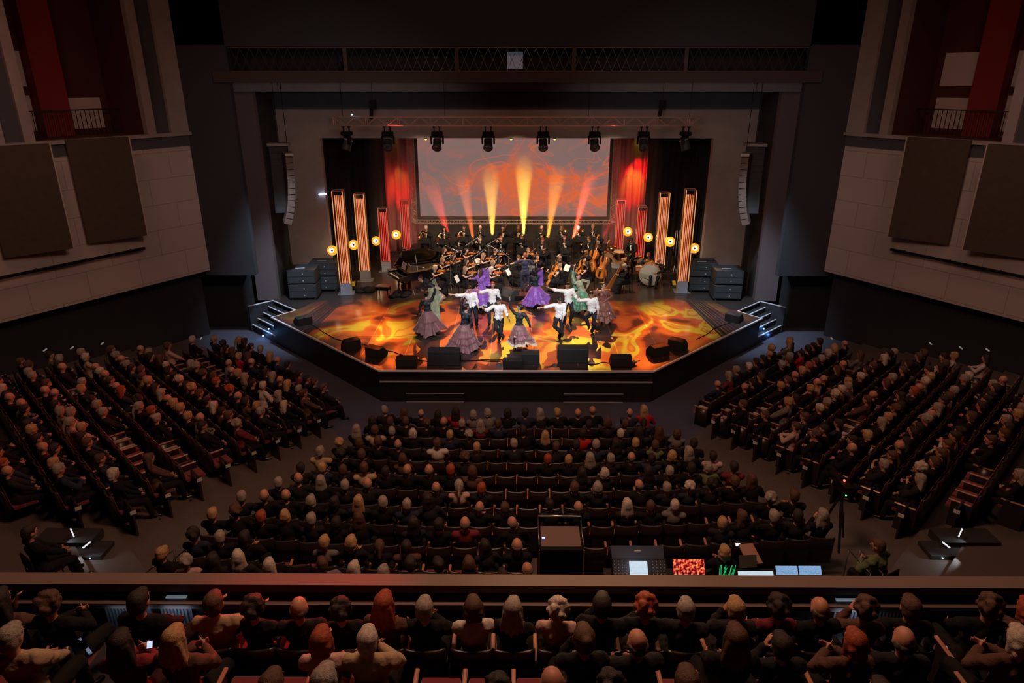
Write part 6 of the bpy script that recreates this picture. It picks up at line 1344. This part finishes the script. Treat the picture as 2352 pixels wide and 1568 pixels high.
# seats
P0 = seat_proto(False); P1 = seat_proto(True); used0 = used1 = False
parts = []
for i, s in enumerate(ALL):
    p, rz, oc, ph, end, blk = s[:6]
    e = end == 'R'
    if i < 300:
        pr = P1 if e else P0; lab = '%s dark theatre seat, %s' % ('occupied' if oc else 'empty', ph)
        if (e and not used1) or (not e and not used0):
            pr.location = p; pr.rotation_euler = (0, 0, rz); o = pr
            if e: used1 = True
            else: used0 = True
            o['label'] = lab; o['group'] = 'theatre seats in the '+blk
        else: o = dup(pr, p, rz, lab, 'theatre seats in the '+blk)
        o['category'] = 'seat'
    else:
        M = Matrix.Translation(p) @ Matrix.Rotation(rz, 4, 'Z')
        for ch in KIDS[(P1 if e else P0).name]: parts.append((ch.data, M, ch.data.materials[0]))
if not used1: bpy.data.objects.remove(P1)
tag(merge(parts, 'distant_theatre_seats', [VEL, SBACK, ARMW, PLATE]), 'rows of dark theatre seats in the outer parts of the side blocks', 'seats', kind='stuff')
# extra row-end plates on the right block handled by mirrored panels
for k in range(1, 10):
    r_ = (8.72+.82*k)*1.41421; xi = 5.78+.335*k if k < 9 else 9.6; x = xi-.05; y = Yc+x-r_; z = HF+.115*k
    for sg in (-1, 1):
        t = thing('row_end_panel', 'black row end panel with pale number plate at the %s row of the %s block' % (ORD[k], 'left' if sg < 0 else 'right'), 'panel', (sg*(x-.04), y-.04, z), sg*R(-45), 'row end panels of the side blocks')
        MB().box(-.02, .02, -.26, .24, 0, .68).obj('panel', SBACK, t); MB().box(-.025, -.02, -.10, .02, .56, .64).obj('number_plate', PLATE, t).location = (0, 0, 0); q = MB().box(-.06, .06, -.275, -.26, .56, .64).obj('number_plate', PLATE, t)
# ---------------------------------------------------------------- balcony structure
BW = mat('balcony_rail_paint', (.17, .12, .10), .6); BDK = mat('balcony_floor_dark', (.02, .018, .02), .9)
struct(MB().box(-9, 9, 7.09, 7.31, 2.80, 2.92), 'wall_balcony_rail', BW)
struct(MB().box(-9, 9, 7.12, 7.30, .6, 2.80), 'wall_balcony_front', BDK)
struct(MB().box(-9, 9, 6.98, 7.12, 2.62, 2.70), 'trim_balcony_ledge', mat('ledge_paint', (.14, .10, .09), .6))
mb = MB(); 
for Y0, Y1, z in ((5.45, 7.12, 2.30), (4.6, 5.45, 2.65), (3.75, 4.6, 3.0), (2.9, 3.75, 3.35)): mb.box(-9, 9, Y0, Y1, z-.5, z)
struct(mb, 'floor_balcony', mat('balcony_carpet', (.03, .025, .03), .95))
SLAT = mat('ribbed_panel_grey', (.22, .24, .27), .45, .3)
for x0, x1, sd in ((PY(245, 1400, 7.05).x, PY(345, 1400, 7.05).x, 'left'), (PY(372, 1400, 7.05).x, PY(440, 1400, 7.05).x, 'left, narrower one'), (PY(1915, 1400, 7.05).x, PY(2110, 1400, 7.05).x, 'right')):
    t = thing('ribbed_panel', 'grey vertically ribbed metal panel inside the balcony front, %s' % sd, 'panel', ((x0+x1)/2, 7.05, 2.3)); w_ = (x1-x0)/2
    MB().box(-w_, w_, .0, .04, 0, .30).obj('backing', SLAT, t)
    mb = MB(); n = int(w_*2/.045); [mb.box(-w_+i*.045, -w_+i*.045+.022, -.03, 0, 0, .30) for i in range(n)]; mb.obj('ribs', SLAT, t)
LEDW = mat('cool_led_strip', (.6, .8, 1), .4, emit=(.55, .78, 1), es=.14)
for px0, px1, py, sd in ((378, 425, 1344, 'left'), (1925, 1990, 1344, 'right')):
    a = PY(px0, py, 7.08); b = PY(px1, py, 7.08); o = MB().box(a.x, b.x, 7.04, 7.085, 2.735, 2.75).obj('led_strip', LEDW); tag(o, 'thin cool light strip under the balcony rail at the %s' % sd, 'light')
for x0, x1, pw in ((PY(372, 1367, 7.0).x, PY(432, 1367, 7).x, .45), (PY(1925, 1367, 7.0).x, PY(2000, 1367, 7).x, .6), (PY(250, 1367, 7.0).x, PY(340, 1367, 7).x, .3)):
    area('ledge_light', ((x0+x1)/2, 6.9, 2.66), ((x0+x1)/2, 7.06, 2.3), pw, (.6, .75, 1), x1-x0, .04)
SL = mat('blue_step_strip', (.3, .5, 1), .4, emit=(.3, .5, .9), es=.18)
for (ax, ay), (bx, by), z, lab in (((182, 1467), (208, 1500), 2.9, 'on the left balcony aisle steps, upper'), ((75, 1548), (96, 1570), 3.2, 'on the left balcony aisle steps, lower'), ((2188, 1474), (2170, 1492), 2.9, 'on the right balcony aisle steps, upper'), ((2298, 1556), (2284, 1570), 3.2, 'on the right balcony aisle steps, lower')):
    a = PZ(ax, ay, z); b = PZ(bx, by, z); mb = MB(); mb.bar(a, b, .035, .02); o = mb.obj('step_light', SL); tag(o, 'blue-white light strip '+lab, 'light')
# phones
PH = mat('phone_screen', (.5, .6, 1), .3, emit=(.6, .75, 1), es=.9)
for px, py, Y, lab in ((344, 1480, 5.4, 'left part of the second balcony row'), (1714, 1487, 5.4, 'right part of the second balcony row'), (818, 1163, 12.4, 'left part of the centre block')):
    p = PY(px, py, Y); t = thing('smartphone', 'small lit phone held by a spectator in the '+lab, 'phone', p, group=None); MB().box(-.03, .03, -.006, .006, -.04, .04).obj('case', BLACK, t); MB().box(-.026, .026, -.008, -.006, -.034, .034).obj('lit_screen', PH, t); t.rotation_euler = (-.9, 0, .3)
# ---------------------------------------------------------------- lit steps at the cross aisles
WL = mat('white_step_strip', (.9, .95, 1), .4, emit=(.8, .92, 1), es=.8)
for sg in (-1, 1):
    sd = 'left' if sg < 0 else 'right'
    def mx(px): return px if sg < 0 else 2372-px
    for i, ((ax, ay), (bx, by), z) in enumerate((((190, 1258), (208, 1244), .10), ((206, 1282), (222, 1271), -.06), ((162, 1214), (170, 1232), .30))):
        a = PZ(mx(ax), ay, z); b = PZ(mx(bx), by, z); mb = MB(); mb.bar(a, b, .025, .02); o = mb.obj('step_light', WL); tag(o, 'white light strip on the %s cross aisle steps, %s' % (sd, ('middle one', 'lowest one', 'bluish upper one')[i]), 'light')
    mb = MB()
    for i, (px, py, z) in enumerate(((150, 1225, .16), (175, 1255, .06))):
        p = PZ(mx(px), py, z); mb.box(p.x-.6, p.x+.6, p.y-.2, p.y+.3, z-.4, z-.08)
    o = mb.obj('aisle_steps', BDK); tag(o, 'dark carpeted steps of the %s cross aisle with small lights' % sd, 'steps')
    for px, py, W in ((216, 1298, 2.0), (206, 1262, .5)):
        p = PZ(mx(px), py, -.1); spot('aisle_step_lamp', p+V((sg*.5, .05, .30)), p, W*6, (.85, .95, 1), 70, .6, .03)
# raised terrace edges lit from below
    for px, py, W in ((487, 1187, .9), (450, 1228, .35), ):
        p = PZ(mx(px) if sg < 0 else 1888, py if sg < 0 else 1193, -.1); l = bpy.data.lights.new('terrace_glow', 'POINT'); l.energy = W*.9; l.color = (1, .93, .8); l.shadow_soft_size = .04; lo = bpy.data.objects.new('terrace_glow', l); C.objects.link(lo); lo.location = p+V((0, 0, .10))
    # far side wall aisle lights
    for j, (px, py) in enumerate(((460, 779), (232, 791), (162, 801), (100, 806))):
        p = PZ(mx(px), py, .35+.2*j); o = MB().bar(p, p+V((sg*.03, .2, 0)), .035, .03).obj('aisle_light', mat('dim_step_strip', (.8, .9, .9), .4, emit=(.7, .9, .85), es=.10)); tag(o, 'dim greenish aisle light among the far seats of the %s block, %s from the stage' % (sd, ORD[j]), 'light')
# ---------------------------------------------------------------- mixing position
def panel(name, label, cat, corners, Y, tilt, m, th=.04, frame_m=None, glow=None):
    (x0, y0), (x1, y1) = corners; a = PY(x0, (y0+y1)/2, Y); b = PY(x1, (y0+y1)/2, Y); wd = abs(b.x-a.x); dpt = (CAMH-a.z); ang = math.atan2(dpt, Y)
    hh_ = abs(PY(x0, y0, Y).z-PY(x0, y1, Y).z)*math.cos(ang)/max(.3, math.cos(ang-tilt))
    t = thing(name, label, cat, ((a.x+b.x)/2, Y, (a.z+b.z)/2)); t.rotation_euler = (-tilt, 0, 0)
    MB().box(-wd/2-.015, wd/2+.015, 0, th, -hh_/2-.015, hh_/2+.015).obj('casing', frame_m or BLACK, t)
    MB().box(-wd/2, wd/2, -.006, 0, -hh_/2, hh_/2).obj('panel_face', m, t); return t, wd, hh_
def screen_tex(name, kind):
    m = bpy.data.materials.new(name); m.use_nodes = True; nt = m.node_tree; N = nt.nodes; L = nt.links; N.clear(); o = N.new('ShaderNodeOutputMaterial'); e = N.new('ShaderNodeEmission'); L.new(e.outputs[0], o.inputs[0]); tc = N.new('ShaderNodeTexCoord')
    if kind == 'red':
        z = N.new('ShaderNodeTexNoise'); z.inputs['Scale'].default_value = 22; z.inputs['Detail'].default_value = 4; r = N.new('ShaderNodeValToRGB'); el = r.color_ramp.elements; el[0].position = .4; el[0].color = (.03, .005, .01, 1); el[1].position = .5; el[1].color = (.75, .02, .015, 1); q = el.new(.62); q.color = (1, .35, .12, 1); L.new(tc.outputs['Object'], z.inputs['Vector']); L.new(z.outputs[0], r.inputs[0]); L.new(r.outputs[0], e.inputs[0]); e.inputs[1].default_value = .9
    else:
        b = N.new('ShaderNodeTexBrick'); b.inputs['Scale'].default_value = 28 if kind == 'grid' else 5; b.inputs['Color1'].default_value = (.02, .06, .22, 1) if kind == 'grid' else (.62, .78, .9, 1); b.inputs['Color2'].default_value = (.10, .35, .6, 1) if kind == 'grid' else (.70, .82, .92, 1); b.inputs['Mortar'].default_value = (.4, .6, .9, 1) if kind == 'grid' else (.45, .65, .85, 1); b.inputs['Mortar Size'].default_value = .05 if kind == 'grid' else .008
        mp = N.new('ShaderNodeMapping'); mp.inputs['Rotation'].default_value = (R(90), 0, 0); L.new(tc.outputs['Object'], mp.inputs[0]); L.new(mp.outputs[0], b.inputs['Vector']); L.new(b.outputs[0], e.inputs[0]); e.inputs[1].default_value = .9
    return m
KNOB = mat('knob_panel', (.03, .03, .035), .4); 
Yd = 9.9; p0 = PY(1395, 1322, Yd); p1 = PY(1915, 1322, Yd)
t = thing('mixing_desk_table', 'long black table carrying the mixing consoles behind the centre block', 'table', ((p0.x+p1.x)/2, Yd+.1, -.2)); w_ = (p1.x-p0.x)/2
MB().box(-w_, w_, -.5, .45, .62, .66).obj('table_top', BDK, t)
for x in (-w_+.05, 0, w_-.05): MB().box(x-.03, x+.03, -.45, .4, .0, .62).obj('leg', BLACK, t)
t, a_, b_ = panel('mixing_console', 'large mixing console with bright screen and knobs at the left of the mixing position', 'mixing console', ((1408, 1285), (1530, 1322)), 9.9, R(48), KNOB, .12)
MB().box(-.17*a_*2*.5-.02, .14, -.012, -.006, -b_*.5, b_*.42).obj('bright_screen', screen_tex('console_screen', 'pale'), t)
mb = MB(); r3 = random.Random(4)
for i in range(14):
    for j in range(5):
        x = -a_/2+.03+i*(a_-.06)/13; 
        if -.19 < x < .17: continue
        mb.ell((x, -.014, -b_/2+.03+j*(b_-.06)/4), (.009, .009, .009), n=6, m=4)
mb.obj('knobs', mat('knob_grey', (.5, .45, .38), .4), t)
MB().box(-a_/2, a_/2, .08, .12, b_*.5, b_*.5+.26).obj('raised_lid', mat('lid_blue_black', (.03, .04, .055), .5), t)
MB().box(-.06, .06, .07, .078, b_*.5+.16, b_*.5+.175).obj('lid_latch', mat('latch_yellow', (.6, .45, .2), .5), t)
panel('monitor', 'widescreen monitor showing the red stage picture at the mixing position', 'monitor', ((1546, 1284), (1618, 1319)), 9.9, R(35), screen_tex('monitor_red', 'red'))
panel('monitor', 'thin bright blue-white strip of a laptop screen below the paper folder', 'monitor', ((1695, 1311), (1776, 1321)), 9.8, R(40), screen_tex('laptop_pale', 'pale'))
panel('lighting_console', 'lighting console touch screen with blue grid, left of the pair', 'console', ((1782, 1299), (1832, 1320)), 9.8, R(40), screen_tex('grid_one', 'grid'))
panel('lighting_console', 'lighting console touch screen with blue table, right of the pair', 'console', ((1835, 1299), (1886, 1320)), 9.8, R(40), screen_tex('grid_two', 'grid'))
p = PY(1725, 1275, 10.2); o = bevel(MB().box(-.14, .14, -.2, .25, -.02, .02).obj('folder', mat('brown_card', (.30, .16, .11), .7))); o.location = p; o.rotation_euler = (R(14), 0, R(8)); tag(o, 'brown card folder lying among the consoles', 'folder')
p = PY(1718, 1290, 10.0); t = thing('laptop', 'grey laptop seen from behind next to the brown folder', 'laptop', p); t.rotation_euler = (R(-25), 0, R(5)); MB().box(-.16, .16, -.006, .006, -.1, .12).obj('lid', mat('laptop_grey', (.18, .18, .17), .4, .5), t); MB().box(-.16, .16, .0, .22, -.115, -.1).obj('keyboard_base', BLACK, t)
mb = MB()
for k in range(9): a = PY(1652+k*4, 1321, 9.9); b_ = PY(1656+k*3.4+r3.uniform(-4, 8), 1300+r3.uniform(-4, 6), 10.0); mb.tube([a, (a+b_)/2+V((r3.uniform(-.03, .03), 0, .03)), b_], .006, 5)
tag(mb.obj('green_cables', mat('green_glow_cable', (.02, .5, .15), .4, emit=(.02, .8, .25), es=.5)), 'bunch of green lit cables left of the laptop', 'cable')
p = PY(1695, 1250, 10.6); o = MB().box(-.04, .04, -.01, .01, -.02, .02).obj('small_display', mat('small_white_display', (.9, .9, .9), .4, emit=(.85, .95, 1), es=1.5)); o.location = p; o.rotation_euler = (-.7, 0, 0); tag(o, 'tiny white display glowing behind the brown folder', 'display')
l = bpy.data.lights.new('console_glow', 'POINT'); l.energy = 2.5; l.color = (.6, .75, 1); l.shadow_soft_size = .1; lo = bpy.data.objects.new('console_glow', l); C.objects.link(lo); lo.location = PY(1470, 1288, 9.7)
# flight case
Yk = 10.0; a = PY(1238, 1298, Yk); b = PY(1340, 1298, Yk); t = thing('flight_case', 'tall black flight case with grey panel top and pale edges in the centre block', 'case', ((a.x+b.x)/2, Yk+.3, -.15)); w_ = (b.x-a.x)/2; ht = PY(1290, 1262, Yk).z+.15
bevel(MB().box(-w_, w_, -.3, .45, .05, ht).obj('body', BLACK, t), .03)
mb = MB(); mb.box(-w_*.9, w_*.9, -.22, .37, ht, ht+.01); bevel(mb.obj('grey_top_panel', mat('case_top', (.16, .11, .10), .8), t), .02)
EDG = mat('case_edge', (.45, .30, .20), .45, .3)
for x in (-w_, w_): mb = MB(); mb.bar((x, -.31, .05), (x, -.31, ht), .025); mb.obj('front_edge', EDG, t)
mb = MB(); mb.bar((-w_, -.31, .06), (w_, -.31, .06), .025); mb.obj('bottom_edge', EDG, t)
mb = MB(); mb.tube([(-w_, .42, ht), (-w_, .42, ht+.2), (w_, .42, ht+.2), (w_, .42, ht)], .02, 8); mb.tube([(-w_, .42, ht+.1), (-w_, -.2, ht+.02)], .012, 6); mb.tube([(w_, .42, ht+.1), (w_, -.2, ht+.02)], .012, 6); mb.obj('tube_handle', METAL, t, True)
MB().box(-w_*.85, -w_*.72, -.0, .03, ht+.012, ht+.02).obj('blue_led', mat('blue_led', (.1, .2, 1), .4, emit=(.15, .3, 1), es=4), t)
# crew and their things
def crew(px, py, z0, rz, lab, hc, st, cc, pose_='lap', fem=False):
    h = PZ(px, py, z0+1.25); D = aud(pose_, fem, .016); o = place(D['J'], lab, loc=(h.x, h.y-.05, z0), rz=rz)
    for me, m in ((D['top'], CM[cc]), (D['legs'], CM['black']), (ahair(D, st, .016), HM[hc])): bmap(child(o, me), m)
    child(o, D['shoes']); c = chair((h.x, h.y-.05, z0), rz, 'black chair under the '+lab)
crew(1660, 1258, -.15, PI, 'blond operator seated at the mixing position beside the monitor', 'blond', 'bob', 'black', 'clap', True)
crew(2030, 1252, -.1, PI+.5, 'camera operator in green shirt at the right aisle', 'brown', 'short', 'green', 'lean')
crew(383, 1262, -.1, PI-.4, 'brown-haired person seated alone by the left aisle rail', 'blond', 'short', 'black')
crew(82, 1215, .55, PI-.6, 'person in profile at the far left cross aisle', 'dark', 'short', 'black', 'lap')
b = PZ(1955, 1312, -.1); hd_ = PZ(1948, 1215, 1.35); t = thing('video_camera_tripod', 'black video camera on a tripod at the right of the mixing position', 'camera', (b.x, b.y+.9, -.1))
for k in range(3): a = k*2.094+.5; mb = MB(); mb.tube([(0, 0, 1.2), (.36*math.cos(a), .36*math.sin(a), .02)], .026, 6); mb.obj('leg', DMETAL, t)
mb = MB(); mb.box(-.09, .09, -.25, .28, 1.28, 1.50); mb.tube([(0, .28, 1.40), (0, .5, 1.40)], [.07, .09], 12); bevel(mb.obj('camera_body', BLACK, t), .01)
mb = MB(); mb.tube([(0, 0, 1.2), (0, 0, 1.30)], .05, 10); mb.tube([(.05, 0, 1.25), (.35, -.5, 1.1)], .012, 6); mb.obj('fluid_head', BLACK, t)
MB().box(-.01, .015, -.02, .01, 1.51, 1.54).obj('tally_light', mat('red_tally', (1, .05, .02), .4, emit=(1, .05, .02), es=8), t)
MB().box(-.06, -.035, -.27, -.25, 1.33, 1.35).obj('status_light', mat('green_tally', (.1, 1, .2), .4, emit=(.2, 1, .2), es=2), t)
for (a, b), lab in ((((330, 1320), (398, 1262)), 'left'), (((2000, 1318), (1950, 1262)), 'right')):
    q = MB(); A = PZ(a[0], a[1], .75); B_ = PZ(b[0], b[1], .75); o_ = V((.22, .0, 0)); q.tube([A, B_], .014, 6); q.tube([A+o_, B_+o_], .014, 6)
    for P_ in (A, B_, A+o_, B_+o_): q.tube([P_, V((P_.x, P_.y, -.15))], .012, 6)
    tag(q.obj('aisle_handrail', METAL, smooth=True), 'pair of thin metal handrails at the %s end of the centre block' % lab, 'handrail')
